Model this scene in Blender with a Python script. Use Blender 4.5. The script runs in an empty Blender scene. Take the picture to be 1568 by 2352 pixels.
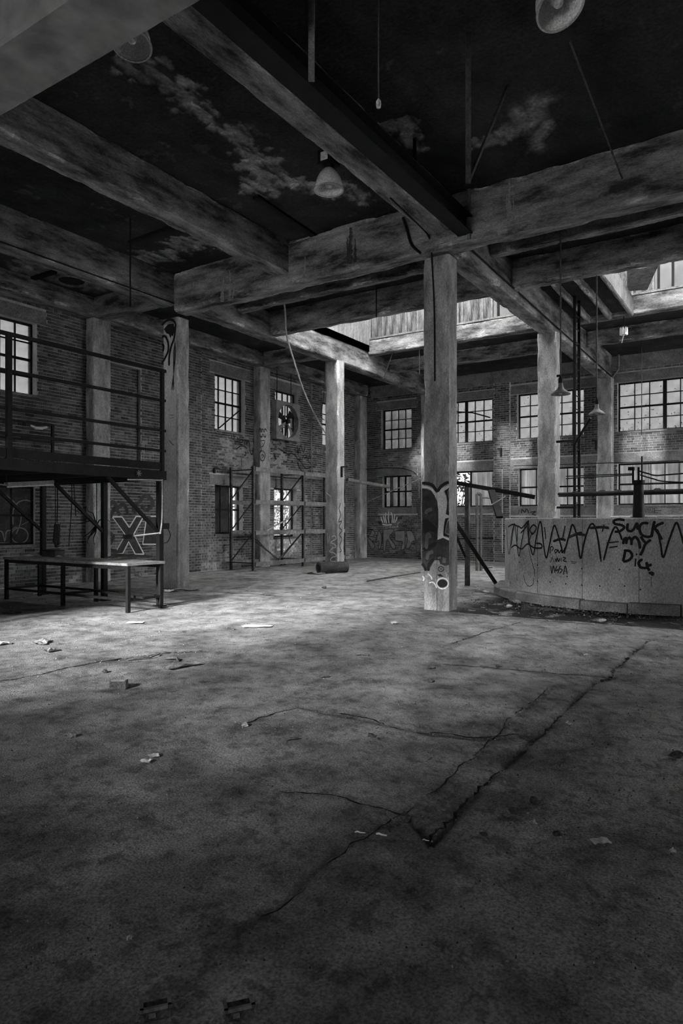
import bpy, bmesh, math, random
import numpy as np
from mathutils import Vector, Matrix

random.seed(7)
RNG = np.random.default_rng(7)
SC = bpy.context.scene
COL = SC.collection

# ------------------------------------------------------------------ camera
# world axes: X runs along the left wall into the hall, Y runs along the far wall to the left, Z up (metres)
EYE, FPX, HORIZON = 1.45, 1560.0, 1195.0
YAW = math.radians(33.16)
cam_d = bpy.data.cameras.new('camera'); cam = bpy.data.objects.new('camera', cam_d); COL.objects.link(cam)
cam_d.sensor_fit = 'VERTICAL'; cam_d.sensor_height = 36.0; cam_d.lens = FPX * 36.0 / 2352.0
cam_d.shift_y = (HORIZON - 1176.0) / 2352.0
cam_d.clip_start = 0.05; cam_d.clip_end = 300
cam.location = (0, 0, EYE); cam.rotation_euler = (math.radians(90), 0, YAW - math.radians(90))
SC.camera = cam

# ------------------------------------------------------------------ sky, sun, exposure
SKY = 5.0
world = bpy.data.worlds.new('overcast_sky'); SC.world = world; world.use_nodes = True
bg = world.node_tree.nodes['Background']; bg.inputs[0].default_value = (1, 1, 1, 1); bg.inputs[1].default_value = SKY
sun_d = bpy.data.lights.new('hazy_sun', 'SUN'); sun = bpy.data.objects.new('hazy_sun', sun_d); COL.objects.link(sun)
sun_d.energy = 80.0; sun_d.angle = math.radians(7); sun_d.color = (1, 1, 1)
SUN_EL, SUN_AZ = math.radians(22), math.radians(8)
_sd = Vector((math.cos(SUN_EL) * math.cos(SUN_AZ), math.cos(SUN_EL) * math.sin(SUN_AZ), -math.sin(SUN_EL)))
sun.rotation_euler = _sd.to_track_quat('-Z', 'Y').to_euler(); sun.location = (-20, 5, 20)
vs = SC.view_settings
vs.view_transform = 'Standard'; vs.look = 'None'; vs.gamma = 1.0; vs.use_curve_mapping = False
vs.exposure = 1.36

def portal(name, loc, rot, sx, sy):
    d = bpy.data.lights.new(name, 'AREA'); d.shape = 'RECTANGLE'; d.size = sx; d.size_y = sy
    d.cycles.is_portal = True
    o = bpy.data.objects.new(name, d); COL.objects.link(o); o.location = loc; o.rotation_euler = rot
    return o

# ------------------------------------------------------------------ survey helpers (pixel of the photo -> point on a known plane)
SY, CY = math.sin(YAW), math.cos(YAW)
def ray(x, y):
    r = (x - 784.0) / FPX; t = (HORIZON - y) / FPX
    # forward = (cos, sin), right = (sin, -cos)
    return Vector((CY + r * SY, SY - r * CY, t))
CAMP = Vector((0, 0, EYE))
def on_u(x, y, u): d = ray(x, y); return CAMP + d * (u / d.x)
def on_v(x, y, v): d = ray(x, y); return CAMP + d * (v / d.y)
def on_z(x, y, z=0.0): d = ray(x, y); return CAMP + d * ((z - EYE) / d.z)
def at_fwd(x, y, f): return CAMP + ray(x, y) * f

# ------------------------------------------------------------------ noise in numpy
def _hash(ix, iy, seed):
    n = (ix * 374761393 + iy * 668265263 + seed * 1442695041) & 0xffffffff
    n = ((n ^ (n >> 13)) * 1274126177) & 0xffffffff
    return ((n ^ (n >> 16)) & 0xffff) / 65535.0
def vnoise(x, y, seed=0):
    x = np.asarray(x, float); y = np.asarray(y, float)
    ix = np.floor(x).astype(np.int64); iy = np.floor(y).astype(np.int64)
    fx = x - ix; fy = y - iy
    fx = fx * fx * (3 - 2 * fx); fy = fy * fy * (3 - 2 * fy)
    a = _hash(ix, iy, seed); b = _hash(ix + 1, iy, seed); c = _hash(ix, iy + 1, seed); d = _hash(ix + 1, iy + 1, seed)
    return (a * (1 - fx) + b * fx) * (1 - fy) + (c * (1 - fx) + d * fx) * fy
def fbm(x, y, seed=0, octv=4):
    s = 0; a = 0.5; f = 1.0
    for i in range(octv):
        s = s + a * vnoise(x * f, y * f, seed + i); a *= 0.5; f *= 2.03
    return s / (1 - 0.5 ** octv)
def dist_poly(X, Y, pts):
    best = np.full(X.shape, 1e9)
    for (x0, y0), (x1, y1) in zip(pts[:-1], pts[1:]):
        dx, dy = x1 - x0, y1 - y0; L = dx * dx + dy * dy + 1e-9
        t = np.clip(((X - x0) * dx + (Y - y0) * dy) / L, 0, 1)
        best = np.minimum(best, np.hypot(X - x0 - t * dx, Y - y0 - t * dy))
    return best

# ------------------------------------------------------------------ materials
MATS = {}
def mat(name, lo, hi, scale=3.0, stretch=(1, 1, 1), rough=0.85, bump=0.25, fine=60.0, metal=0.0, attr=None, pits=0.0, spec=0.3, ramp=(0.32, 0.68), craze=0.0, fc=(0.6, 1.3)):
    m = bpy.data.materials.new(name); m.use_nodes = True; nt = m.node_tree; N = nt.nodes; L = nt.links
    b = N['Principled BSDF']; b.inputs['Roughness'].default_value = rough; b.inputs['Metallic'].default_value = metal
    b.inputs['Specular IOR Level'].default_value = spec
    tc = N.new('ShaderNodeTexCoord'); mp = N.new('ShaderNodeMapping'); mp.inputs['Scale'].default_value = stretch
    L.new(tc.outputs['Object'], mp.inputs['Vector'])
    n1 = N.new('ShaderNodeTexNoise'); n1.inputs['Scale'].default_value = scale; n1.inputs['Detail'].default_value = 9; n1.inputs['Roughness'].default_value = 0.68
    L.new(mp.outputs[0], n1.inputs['Vector'])
    r = N.new('ShaderNodeValToRGB'); r.color_ramp.elements[0].position = ramp[0]; r.color_ramp.elements[1].position = ramp[1]
    r.color_ramp.elements[0].color = (lo, lo, lo, 1); r.color_ramp.elements[1].color = (hi, hi, hi, 1)
    L.new(n1.outputs['Fac'], r.inputs['Fac'])
    n2 = N.new('ShaderNodeTexNoise'); n2.inputs['Scale'].default_value = fine; n2.inputs['Detail'].default_value = 6
    L.new(mp.outputs[0], n2.inputs['Vector'])
    mr = N.new('ShaderNodeMapRange'); mr.inputs['From Min'].default_value = 0.3; mr.inputs['From Max'].default_value = 0.7
    mr.inputs['To Min'].default_value = fc[0]; mr.inputs['To Max'].default_value = fc[1]
    L.new(n2.outputs['Fac'], mr.inputs['Value'])
    mx = N.new('ShaderNodeMix'); mx.data_type = 'RGBA'; mx.blend_type = 'MULTIPLY'; mx.inputs['Factor'].default_value = 1.0
    L.new(r.outputs['Color'], mx.inputs['A']); L.new(mr.outputs['Result'], mx.inputs['B'])
    out = mx.outputs['Result']
    if pits > 0:
        v = N.new('ShaderNodeTexVoronoi'); v.inputs['Scale'].default_value = 9.0; L.new(mp.outputs[0], v.inputs['Vector'])
        pr = N.new('ShaderNodeMapRange'); pr.inputs['From Min'].default_value = 0.03; pr.inputs['From Max'].default_value = 0.09
        pr.inputs['To Min'].default_value = 1 - pits; pr.inputs['To Max'].default_value = 1.0
        L.new(v.outputs['Distance'], pr.inputs['Value'])
        m2 = N.new('ShaderNodeMix'); m2.data_type = 'RGBA'; m2.blend_type = 'MULTIPLY'; m2.inputs['Factor'].default_value = 1.0
        L.new(out, m2.inputs['A']); L.new(pr.outputs['Result'], m2.inputs['B']); out = m2.outputs['Result']
    if craze > 0:
        nd = N.new('ShaderNodeTexNoise'); nd.inputs['Scale'].default_value = 3.0; L.new(mp.outputs[0], nd.inputs['Vector'])
        va = N.new('ShaderNodeMix'); va.data_type = 'RGBA'; va.inputs['Factor'].default_value = 0.18; L.new(mp.outputs[0], va.inputs['A']); L.new(nd.outputs['Color'], va.inputs['B'])
        v = N.new('ShaderNodeTexVoronoi'); v.feature = 'DISTANCE_TO_EDGE'; v.inputs['Scale'].default_value = 7.0; L.new(va.outputs['Result'], v.inputs['Vector'])
        pr = N.new('ShaderNodeMapRange'); pr.inputs['From Min'].default_value = 0.0; pr.inputs['From Max'].default_value = 0.05
        pr.inputs['To Min'].default_value = craze; pr.inputs['To Max'].default_value = 0.0; L.new(v.outputs['Distance'], pr.inputs['Value'])
        mk = N.new('ShaderNodeMapRange'); mk.inputs['From Min'].default_value = 0.56; mk.inputs['From Max'].default_value = 0.66; L.new(n1.outputs['Fac'], mk.inputs['Value'])
        mm = N.new('ShaderNodeMath'); mm.operation = 'MULTIPLY'; L.new(pr.outputs['Result'], mm.inputs[0]); L.new(mk.outputs['Result'], mm.inputs[1])
        iv = N.new('ShaderNodeMath'); iv.operation = 'SUBTRACT'; iv.inputs[0].default_value = 1.0; L.new(mm.outputs[0], iv.inputs[1])
        m4 = N.new('ShaderNodeMix'); m4.data_type = 'RGBA'; m4.blend_type = 'MULTIPLY'; m4.inputs['Factor'].default_value = 1.0
        L.new(out, m4.inputs['A']); L.new(iv.outputs[0], m4.inputs['B']); out = m4.outputs['Result']
    if attr:
        a = N.new('ShaderNodeAttribute'); a.attribute_name = attr
        m3 = N.new('ShaderNodeMix'); m3.data_type = 'RGBA'; m3.blend_type = 'MULTIPLY'; m3.inputs['Factor'].default_value = 1.0
        L.new(out, m3.inputs['A']); L.new(a.outputs['Fac'], m3.inputs['B']); out = m3.outputs['Result']
    L.new(out, b.inputs['Base Color'])
    if bump > 0:
        ad = N.new('ShaderNodeMath'); ad.operation = 'MULTIPLY_ADD'; ad.inputs[1].default_value = 0.5
        L.new(n2.outputs['Fac'], ad.inputs[0]); L.new(n1.outputs['Fac'], ad.inputs[2])
        bp = N.new('ShaderNodeBump'); bp.inputs['Strength'].default_value = bump; bp.inputs['Distance'].default_value = 0.03
        L.new(ad.outputs[0], bp.inputs['Height']); L.new(bp.outputs['Normal'], b.inputs['Normal'])
    MATS[name] = m
    return m

mat('floor_concrete', 0.10, 0.48, scale=2.3, rough=0.75, bump=0.8, fine=95, attr='stain', spec=0.15, craze=0.45, fc=(0.5, 1.4))
mat('concrete', 0.10, 0.34, scale=1.6, stretch=(1, 1, 1), bump=0.5, fine=45, pits=0.35, rough=0.9)
mat('concrete_beam_x', 0.03, 0.42, scale=2.6, stretch=(0.4, 1.5, 1.5), bump=0.7, fine=60, rough=0.92, attr='tone', ramp=(0.38, 0.72))
mat('concrete_beam_y', 0.03, 0.42, scale=2.6, stretch=(1.5, 0.4, 1.5), bump=0.7, fine=60, rough=0.92, attr='tone', ramp=(0.38, 0.72))
mat('concrete_post', 0.10, 0.50, scale=2.4, stretch=(1.5, 1.5, 0.5), bump=0.6, fine=60, pits=0.5, rough=0.9, attr='tone')
mat('tank_concrete', 0.28, 0.62, scale=1.3, stretch=(1, 1, 0.6), bump=0.3, fine=55, pits=0.55, rough=0.88)
mat('painted_girder', 0.22, 0.26, scale=0.8, bump=0.02, fine=3, rough=0.6)
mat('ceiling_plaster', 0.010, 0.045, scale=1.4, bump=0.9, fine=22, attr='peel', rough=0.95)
mat('mortar', 0.30, 0.58, scale=2.5, bump=0.4, fine=80, rough=0.95)
mat('brick_clay', 0.05, 0.15, scale=3.5, bump=0.5, fine=90, attr='tone', rough=0.92)
mat('low_bounce_brick', 0.03, 0.10, scale=2.5, bump=0.4, fine=50, rough=0.95)  # unseen walls kept dark to cut bounced light
mat('parging', 0.16, 0.34, scale=2.2, bump=0.5, fine=30, rough=0.93)
mat('lintel_concrete', 0.10, 0.26, scale=2.5, bump=0.3, fine=40, rough=0.9)
mat('black_steel', 0.004, 0.013, scale=6, bump=0.15, fine=50, rough=0.65, spec=0.2)
mat('rusty_steel', 0.03, 0.13, scale=7, bump=0.35, fine=60, rough=0.75)
mat('grey_steel', 0.10, 0.26, scale=6, bump=0.2, fine=60, rough=0.6)
mat('light_steel', 0.28, 0.5, scale=6, bump=0.15, fine=60, rough=0.5)
mat('lamp_steel', 0.60, 0.80, scale=5, bump=0.05, fine=60, rough=0.4, spec=0.6)
mat('lit_whitewash', 0.55, 0.85, scale=2.0, stretch=(1.5, 1.5, 0.4), bump=0.2, fine=40, rough=0.9)  # pale column paint, whitened in place of bounced light
mat('bench_top', 0.10, 0.34, scale=5, bump=0.5, fine=60, rough=0.8)
mat('old_wood', 0.03, 0.22, scale=2.4, stretch=(3, 3, 0.35), bump=0.4, fine=30, rough=0.9, ramp=(0.42, 0.6))
mat('plain_wood', 0.10, 0.28, scale=4, stretch=(2, 2, 0.5), bump=0.4, fine=30, rough=0.9)
mat('white_paint', 0.58, 0.82, scale=4, bump=0.05, fine=60, rough=0.8)
mat('grey_paint', 0.14, 0.30, scale=4, bump=0.05, fine=60, rough=0.85)
mat('dim_paint', 0.075, 0.15, scale=4, bump=0.05, fine=60, rough=0.85)
mat('black_paint', 0.006, 0.016, scale=4, bump=0.05, fine=60, rough=0.7)
mat('soft_black_paint', 0.015, 0.07, scale=6, bump=0.05, fine=60, rough=0.85)
mat('dark_rubble', 0.04, 0.14, scale=8, bump=0.6, fine=60, rough=0.95)
mat('pale_rubble', 0.30, 0.55, scale=8, bump=0.5, fine=60, rough=0.9)
mat('paper', 0.55, 0.78, scale=8, bump=0.2, fine=40, rough=0.85)
mat('cardboard', 0.14, 0.30, scale=5, bump=0.3, fine=40, rough=0.9)
mat('grit', 0.04, 0.26, scale=30, bump=0.0, fine=60, rough=0.95, ramp=(0.45, 0.55))
mat('dirty_board', 0.02, 0.07, scale=3, bump=0.3, fine=40, rough=0.9)
mat('ground_outside', 0.05, 0.12, scale=2, bump=0.3, fine=20, rough=0.95)
mat('leaf', 0.04, 0.16, scale=4, bump=0.0, fine=20, rough=0.7)
mat('rope', 0.05, 0.12, scale=20, bump=0.2, fine=60, rough=0.9)

def glass_mat(name, clear, dirt, ds=2.5):
    m = bpy.data.materials.new(name); m.use_nodes = True; nt = m.node_tree; N = nt.nodes; L = nt.links
    for n in list(N): N.remove(n)
    o = N.new('ShaderNodeOutputMaterial'); tr = N.new('ShaderNodeBsdfTransparent'); tl = N.new('ShaderNodeBsdfTranslucent')
    gl = N.new('ShaderNodeBsdfGlossy'); gl.inputs['Roughness'].default_value = 0.15; gl.inputs['Color'].default_value = (0.5, 0.5, 0.5, 1)
    tc = N.new('ShaderNodeTexCoord'); ns = N.new('ShaderNodeTexNoise'); ns.inputs['Scale'].default_value = ds; ns.inputs['Detail'].default_value = 6
    L.new(tc.outputs['Object'], ns.inputs['Vector'])
    r = N.new('ShaderNodeMapRange'); r.inputs['From Min'].default_value = 0.35; r.inputs['From Max'].default_value = 0.7
    r.inputs['To Min'].default_value = clear; r.inputs['To Max'].default_value = clear * 0.72
    L.new(ns.outputs['Fac'], r.inputs['Value']); L.new(r.outputs['Result'], tr.inputs['Color'])
    tl.inputs['Color'].default_value = (dirt, dirt, dirt, 1)
    m1 = N.new('ShaderNodeMixShader'); m1.inputs[0].default_value = 0.08; L.new(tr.outputs[0], m1.inputs[1]); L.new(tl.outputs[0], m1.inputs[2])
    m2 = N.new('ShaderNodeMixShader'); m2.inputs[0].default_value = 0.03; L.new(m1.outputs[0], m2.inputs[1]); L.new(gl.outputs[0], m2.inputs[2])
    L.new(m2.outputs[0], o.inputs['Surface']); MATS[name] = m
    return m
glass_mat('grimy_glass', 0.215, 0.10)
glass_mat('cloudy_glass', 0.42, 0.10, 5.0)
glass_mat('added_slot_glass', 0.212, 0.04)
glass_mat('clear_glass', 0.40, 0.05)

def translucent_mat(name, col, dif):
    m = bpy.data.materials.new(name); m.use_nodes = True; nt = m.node_tree; N = nt.nodes; L = nt.links
    for n in list(N): N.remove(n)
    o = N.new('ShaderNodeOutputMaterial'); tl = N.new('ShaderNodeBsdfTranslucent'); df = N.new('ShaderNodeBsdfDiffuse')
    tc = N.new('ShaderNodeTexCoord'); mp = N.new('ShaderNodeMapping'); mp.inputs['Scale'].default_value = (3, 3, 0.5)
    ns = N.new('ShaderNodeTexNoise'); ns.inputs['Scale'].default_value = 1.6; ns.inputs['Detail'].default_value = 8
    L.new(tc.outputs['Object'], mp.inputs[0]); L.new(mp.outputs[0], ns.inputs['Vector'])
    r = N.new('ShaderNodeMapRange'); r.inputs['From Min'].default_value = 0.3; r.inputs['From Max'].default_value = 0.7
    r.inputs['To Min'].default_value = col * 0.55; r.inputs['To Max'].default_value = col * 1.15
    L.new(ns.outputs['Fac'], r.inputs['Value']); L.new(r.outputs['Result'], tl.inputs['Color'])
    df.inputs['Color'].default_value = (dif, dif, dif, 1)
    mx = N.new('ShaderNodeMixShader'); mx.inputs[0].default_value = 0.35; L.new(tl.outputs[0], mx.inputs[1]); L.new(df.outputs[0], mx.inputs[2])
    L.new(mx.outputs[0], o.inputs['Surface']); MATS[name] = m
translucent_mat('fibreglass', 0.36, 0.35)
translucent_mat('added_skylight_glass', 0.85, 0.5)
translucent_mat('glowing_board', 0.7, 0.3)

# ------------------------------------------------------------------ mesh building
WL = {}   # world location of each object, by name
class MB:
    def __init__(s): s.V = []; s.F = []; s.T = []
    def add(s, vs, fs, tone=1.0):
        o = len(s.V); s.V.extend([tuple(v) for v in vs])
        for f in fs: s.F.append(tuple(i + o for i in f)); s.T.append(tone)
        return s
    def box(s, x0, x1, y0, y1, z0, z1, tone=1.0):
        return s.add([(x0, y0, z0), (x1, y0, z0), (x1, y1, z0), (x0, y1, z0), (x0, y0, z1), (x1, y0, z1), (x1, y1, z1), (x0, y1, z1)],
                     [(0, 3, 2, 1), (4, 5, 6, 7), (0, 1, 5, 4), (1, 2, 6, 5), (2, 3, 7, 6), (3, 0, 4, 7)], tone)
    def bar(s, p0, p1, w, h=None, up=(0, 0, 1), tone=1.0):
        h = w if h is None else h
        p0 = Vector(p0); p1 = Vector(p1); d = (p1 - p0).normalized(); up = Vector(up)
        if abs(d.dot(up)) > 0.98: up = Vector((1, 0, 0))
        a = d.cross(up).normalized() * (w / 2); b = a.cross(d).normalized() * (h / 2)
        vs = [p + sa * a + sb * b for p in (p0, p1) for sa, sb in ((-1, -1), (1, -1), (1, 1), (-1, 1))]
        return s.add(vs, [(0, 1, 2, 3), (7, 6, 5, 4), (0, 4, 5, 1), (1, 5, 6, 2), (2, 6, 7, 3), (3, 7, 4, 0)], tone)
    def tube(s, pts, r, n=8, tone=1.0):
        pts = [Vector(p) for p in pts]; vs = []; ref = None
        for i, p in enumerate(pts):
            a = pts[max(i - 1, 0)]; b = pts[min(i + 1, len(pts) - 1)]; d = (b - a).normalized()
            if ref is None: ref = Vector((0, 0, 1)) if abs(d.z) < 0.9 else Vector((1, 0, 0))
            x = (ref - d * ref.dot(d)).normalized(); y = d.cross(x); ref = x
            rr = r[i] if isinstance(r, (list, tuple)) else r
            vs += [p + rr * (math.cos(2 * math.pi * k / n) * x + math.sin(2 * math.pi * k / n) * y) for k in range(n)]
        fs = [(i * n + k, i * n + (k + 1) % n, (i + 1) * n + (k + 1) % n, (i + 1) * n + k) for i in range(len(pts) - 1) for k in range(n)]
        fs += [tuple(range(n))[::-1], tuple((len(pts) - 1) * n + k for k in range(n))]
        return s.add(vs, fs, tone)
    def lathe(s, prof, n=28, M=None, a0=0.0, a1=2 * math.pi, tone=1.0):
        M = M or Matrix.Identity(4); full = abs(a1 - a0 - 2 * math.pi) < 1e-6; m = n if full else n + 1
        vs = [M @ Vector((r * math.cos(a0 + (a1 - a0) * k / n), r * math.sin(a0 + (a1 - a0) * k / n), z)) for r, z in prof for k in range(m)]
        fs = [(i * m + k, i * m + (k + 1) % m, (i + 1) * m + (k + 1) % m, (i + 1) * m + k) for i in range(len(prof) - 1) for k in range(n)]
        return s.add(vs, fs, tone)
    def plate(s, poly, th):
        poly = [Vector(p) for p in poly]; n = (poly[1] - poly[0]).cross(poly[2] - poly[0]).normalized() * th; k = len(poly)
        vs = poly + [p + n for p in poly]
        return s.add(vs, [tuple(range(k))[::-1], tuple(range(k, 2 * k))] + [(i, (i + 1) % k, (i + 1) % k + k, i + k) for i in range(k)])
    def build(s, name, m, parent=None, **kw): return add_obj(name, s.V, s.F, m, parent, tones=s.T, **kw)

def add_obj(name, V, F, m, parent=None, tones=None, smooth=False, origin=None, attr='tone', vattr=None):
    V = np.asarray(V, float)
    if origin is None: origin = (V[:, 0].mean(), V[:, 1].mean(), V[:, 2].min())
    origin = Vector(origin)
    me = bpy.data.meshes.new(name); me.from_pydata((V - np.array(origin)).tolist(), [], F)
    me.materials.append(MATS[m] if isinstance(m, str) else m)
    if tones is not None and (m in ('brick_clay', 'concrete_beam_x', 'concrete_beam_y', 'concrete_post')):
        a = me.attributes.new(attr, 'FLOAT', 'FACE'); a.data.foreach_set('value', np.asarray(tones, dtype=np.float32))
    if vattr is not None:
        a = me.attributes.new(vattr[0], 'FLOAT', 'POINT'); a.data.foreach_set('value', np.asarray(vattr[1], dtype=np.float32))
    if smooth:
        me.polygons.foreach_set('use_smooth', [True] * len(me.polygons))
        try: me.set_sharp_from_angle(angle=math.radians(38))
        except Exception: pass
    me.update()
    o = bpy.data.objects.new(name, me); COL.objects.link(o)
    if parent is not None: o.parent = parent; o.location = origin - WL[parent.name]
    else: o.location = origin
    WL[o.name] = origin
    return o
def tag(o, label, cat, group=None):
    o['label'] = label; o['category'] = cat
    if group: o['group'] = group
    return o
def thing(name, label, cat, loc, group=None):
    o = bpy.data.objects.new(name, None); COL.objects.link(o); o.empty_display_size = 0.1; o.location = loc; WL[o.name] = Vector(loc)
    return tag(o, label, cat, group)
def struct(o, label=None):
    o['kind'] = 'structure'
    if label: o['label'] = label
    return o
def rough_prism(axis, a0, a1, b0, b1, c0, c1, n, amp, seed, chamf=0.02, spall=0.03, k=5, tk=1.0):
    """a box with weathered, spalled edges; axis = 0/1/2 is its long direction with range c0..c1"""
    rng = random.Random(seed); prof = []
    cs = [(a0, b0), (a1, b0), (a1, b1), (a0, b1)]
    for i in range(4):
        p, q = cs[i], cs[(i + 1) % 4]; L = math.hypot(q[0] - p[0], q[1] - p[1]); t0 = chamf / L
        st_ = [chamf, chamf + .03, chamf + .08]; ts = [x / L for x in st_ if x < L * .42]; ts = ts + [.5] + [1 - x for x in ts[::-1]]; k = len(ts) - 1
        for j in range(k + 1):
            t = ts[j]; prof.append((p[0] + (q[0] - p[0]) * t, p[1] + (q[1] - p[1]) * t, 1.0 if j in (0, k) else .45 if j in (1, k - 1) and k > 2 else 0.0, i, j, k))
    P = len(prof); ca, cb = (a0 + a1) / 2, (b0 + b1) / 2; V = []
    cc = np.linspace(c0, c1, n + 1)
    sp = [[max(0.0, float(vnoise(np.array(c * 3.1), np.array(e * 7.7 + .37), seed)) - 0.45) * 2.4 for e in range(4)] for c in cc]
    for ci, c in enumerate(cc):
        for (a, b, e, side, _j, _k) in prof:
            j = rng.uniform(-amp, amp); s_ = 0
            if e: s_ = e * spall * sp[ci][side if _j * 2 > _k else (side - 1) % 4] * rng.uniform(0.4, 1.0)
            da, db = a - ca, b - cb; L = math.hypot(da, db); f = (j - s_) / L
            w = (a + da * f, b + db * f)
            V.append((c, w[0], w[1]) if axis == 0 else (w[0], c, w[1]) if axis == 1 else (w[0], w[1], c))
    F = []; T = []
    for i in range(n):
        for q in range(P):
            _j, _k, sd_ = prof[q][4], prof[q][5], prof[q][3]; s_ = sp[i][sd_ if _j * 2 > _k or _j == _k else (sd_ - 1) % 4]
            w_ = 2.0 if _j == _k else 1.5 if _j in (0, _k - 1) else 0.6 if _j in (1, _k - 2) and _k > 4 else 0.0
            T.append(1.0 + tk * w_ * s_ * rng.uniform(.0, 1.5))
            f = (i * P + q, i * P + (q + 1) % P, (i + 1) * P + (q + 1) % P, (i + 1) * P + q)
            F.append(f if axis != 1 else f[::-1])
    e0, e1 = tuple(range(P))[::-1], tuple(n * P + q for q in range(P))
    F += [e0, e1] if axis != 1 else [e0[::-1], e1[::-1]]
    return V, F, T + [1.0, 1.0]

# ================================================================== STRUCTURE
U0, U1, V0, V1 = -20.0, 22.6, -8.0, 13.85      # inner faces of the walls
ZS = 6.6                                       # underside of the roof slab

# ---- floor: uneven concrete with open joints, worked out as real relief
def gz(x, y): p = on_z(x, y); return (p.x, p.y)
CRACKS = [  # (pixels along the joint, depth, width)
    ([(1490, 1470), (1455, 1500), (1412, 1535), (1405, 1556), (1368, 1566), (1330, 1600), (1290, 1640), (1262, 1668), (1215, 1705), (1160, 1755), (1120, 1790), (1068, 1855), (1030, 1895), (985, 1932)], 0.022, 0.030),
    ([(1412, 1556), (1260, 1545), (1130, 1535), (1010, 1525)], 0.008, 0.03),
    ([(556, 1662), (640, 1632), (684, 1622), (760, 1638), (850, 1655), (960, 1680), (1090, 1695), (1215, 1690)], 0.014, 0.03),
    ([(640, 1818), (740, 1828), (800, 1840), (880, 1858), (925, 1868), (985, 1930)], 0.010, 0.022),
    ([(600, 2100), (680, 2040), (770, 1960), (900, 1880), (1000, 1820), (1090, 1740), (1180, 1650), (1270, 1580)], 0.004, 0.022),
    ([(0, 1562), (90, 1548), (150, 1534), (230, 1520), (330, 1505), (470, 1495)], 0.012, 0.022),
    ([(1035, 1478), (1120, 1450), (1190, 1428)], 0.012, 0.04),
    ([(1070, 1408), (1180, 1418), (1300, 1428), (1400, 1436), (1568, 1445)], 0.020, 0.04),
    ([(490, 1358), (560, 1362), (640, 1368)], 0.015, 0.10),
    ([(840, 1335), (920, 1322), (966, 1315)], 0.012, 0.05),
    ([(1040, 1370), (1140, 1362), (1240, 1400)], 0.01, 0.06),
]
NA, NR = 430, 500
ang = np.radians(np.linspace(33.16 - 52, 33.16 + 52, NA + 1))
ca, sa = np.cos(ang), np.sin(ang)
rmax = np.minimum(np.where(ca > 1e-6, (U1 + 0.05) / np.maximum(ca, 1e-6), 1e9), np.where(sa > 1e-6, (V1 + 0.05) / np.maximum(sa, 1e-6), 1e9))
rmax = np.minimum(rmax, np.where(sa < -1e-6, (V0 - 0.05) / np.minimum(sa, -1e-6), 1e9))
t = np.linspace(0, 1, NR + 1)[:, None]
R = np.exp(math.log(0.55) * (1 - t) + np.log(rmax)[None, :] * t)
X = R * ca[None, :]; Y = R * sa[None, :]
H = 0.010 * (fbm(X * 0.5, Y * 0.5, 3) - 0.5) + 0.010 * (fbm(X * 2.4, Y * 2.4, 9) - 0.5) + 0.006 * (fbm(X * 9, Y * 9, 11, 3) - 0.5)
stain = 0.62 + 0.75 * (fbm(X * 0.8, Y * 0.8, 21, 5) - 0.15)
wob = 0.05 * (fbm(X * 3, Y * 3, 31) - 0.5) + 0.03 * (fbm(X * 14, Y * 14, 33) - 0.5)
for pts, dep, wd in CRACKS:
    g = [gz(*p) for p in pts]
    d = np.maximum(dist_poly(X + wob, Y + wob, g), 0)
    brk = np.clip((fbm(X * 1.7, Y * 1.7, 41 + int(wd * 1000)) - 0.3) * 3.2, 0.1, 1)
    H -= dep * brk * np.exp(-(d / (wd * .8)) ** 2)
    stain *= 1 - 0.5 * brk * np.exp(-(d / (wd * 0.9)) ** 2) - 0.18 * np.exp(-(d / 0.22) ** 2) * (fbm(X * 4, Y * 4, 52) > 0.45)
# slab right of the long joint has sunk a little
g = np.array([gz(*p) for p in CRACKS[0][0]])
# dirt blown in along the tank kerb and damp patches: own colour of the floor
TC = Vector((14.37, 2.05)); TR = 2.9
dt = np.hypot(X - TC.x, Y - TC.y) - (TR + 0.12)
zone = 1 / (1 + np.exp(-np.clip((X - 10.03 + 0.05 * (fbm(X * 4, Y * 4, 66) - 0.5)) / 0.02, -30, 30))) * np.clip((4.9 - Y) / 0.5, 0, 1)   # sunken strip in front of the tank
muck = zone * np.clip(4.2 - (dt + 0.8 * (fbm(X * 1.3, Y * 1.3, 61) - 0.5)) / 0.6, 0, 1) * np.clip((fbm(X * 4.3, Y * 4.3, 63) - 0.22) * 6, 0.25, 1)
stain *= 1 - 0.97 * muck * (dt > -0.4)
H += 0.03 * muck * fbm(X * 7, Y * 7, 64) - 0.035 * zone
for (px, py, rad) in ((1330, 1452, 0.30), (1545, 1500, 0.35), (850, 1621, 0.10), (1228, 1627, 0.14), (548, 1523, 0.22), (1148, 1758, 0.18), (700, 1480, 0.45), (1000, 1408, 0.6), (560, 1330, 0.9), (1180, 1672, 0.35)):
    gx, gy = gz(px, py); d = np.hypot(X - gx, Y - gy) + 0.35 * rad * (fbm(X * 5, Y * 5, 71) - 0.5)
    stain *= 1 - 0.55 * np.clip(1.3 - d / rad, 0, 1) * np.clip(fbm(X * 7, Y * 7, 73) * 2 - 0.4, 0, 1)
gr = fbm(X * 16, Y * 16, 81, 3); stain *= np.where(gr > 0.66, 0.62, 1.0)
stain *= 0.86 + 0.28 * fbm(X * 5.5, Y * 5.5, 83)
V = np.stack([X, Y, H - 0.004], -1).reshape(-1, 3)
q = np.arange((NR) * (NA + 1)).reshape(NR, NA + 1)[:, :-1].reshape(-1)
F = np.stack([q, q + NA + 1, q + NA + 2, q + 1], -1)
st = stain.reshape(-1)
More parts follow.
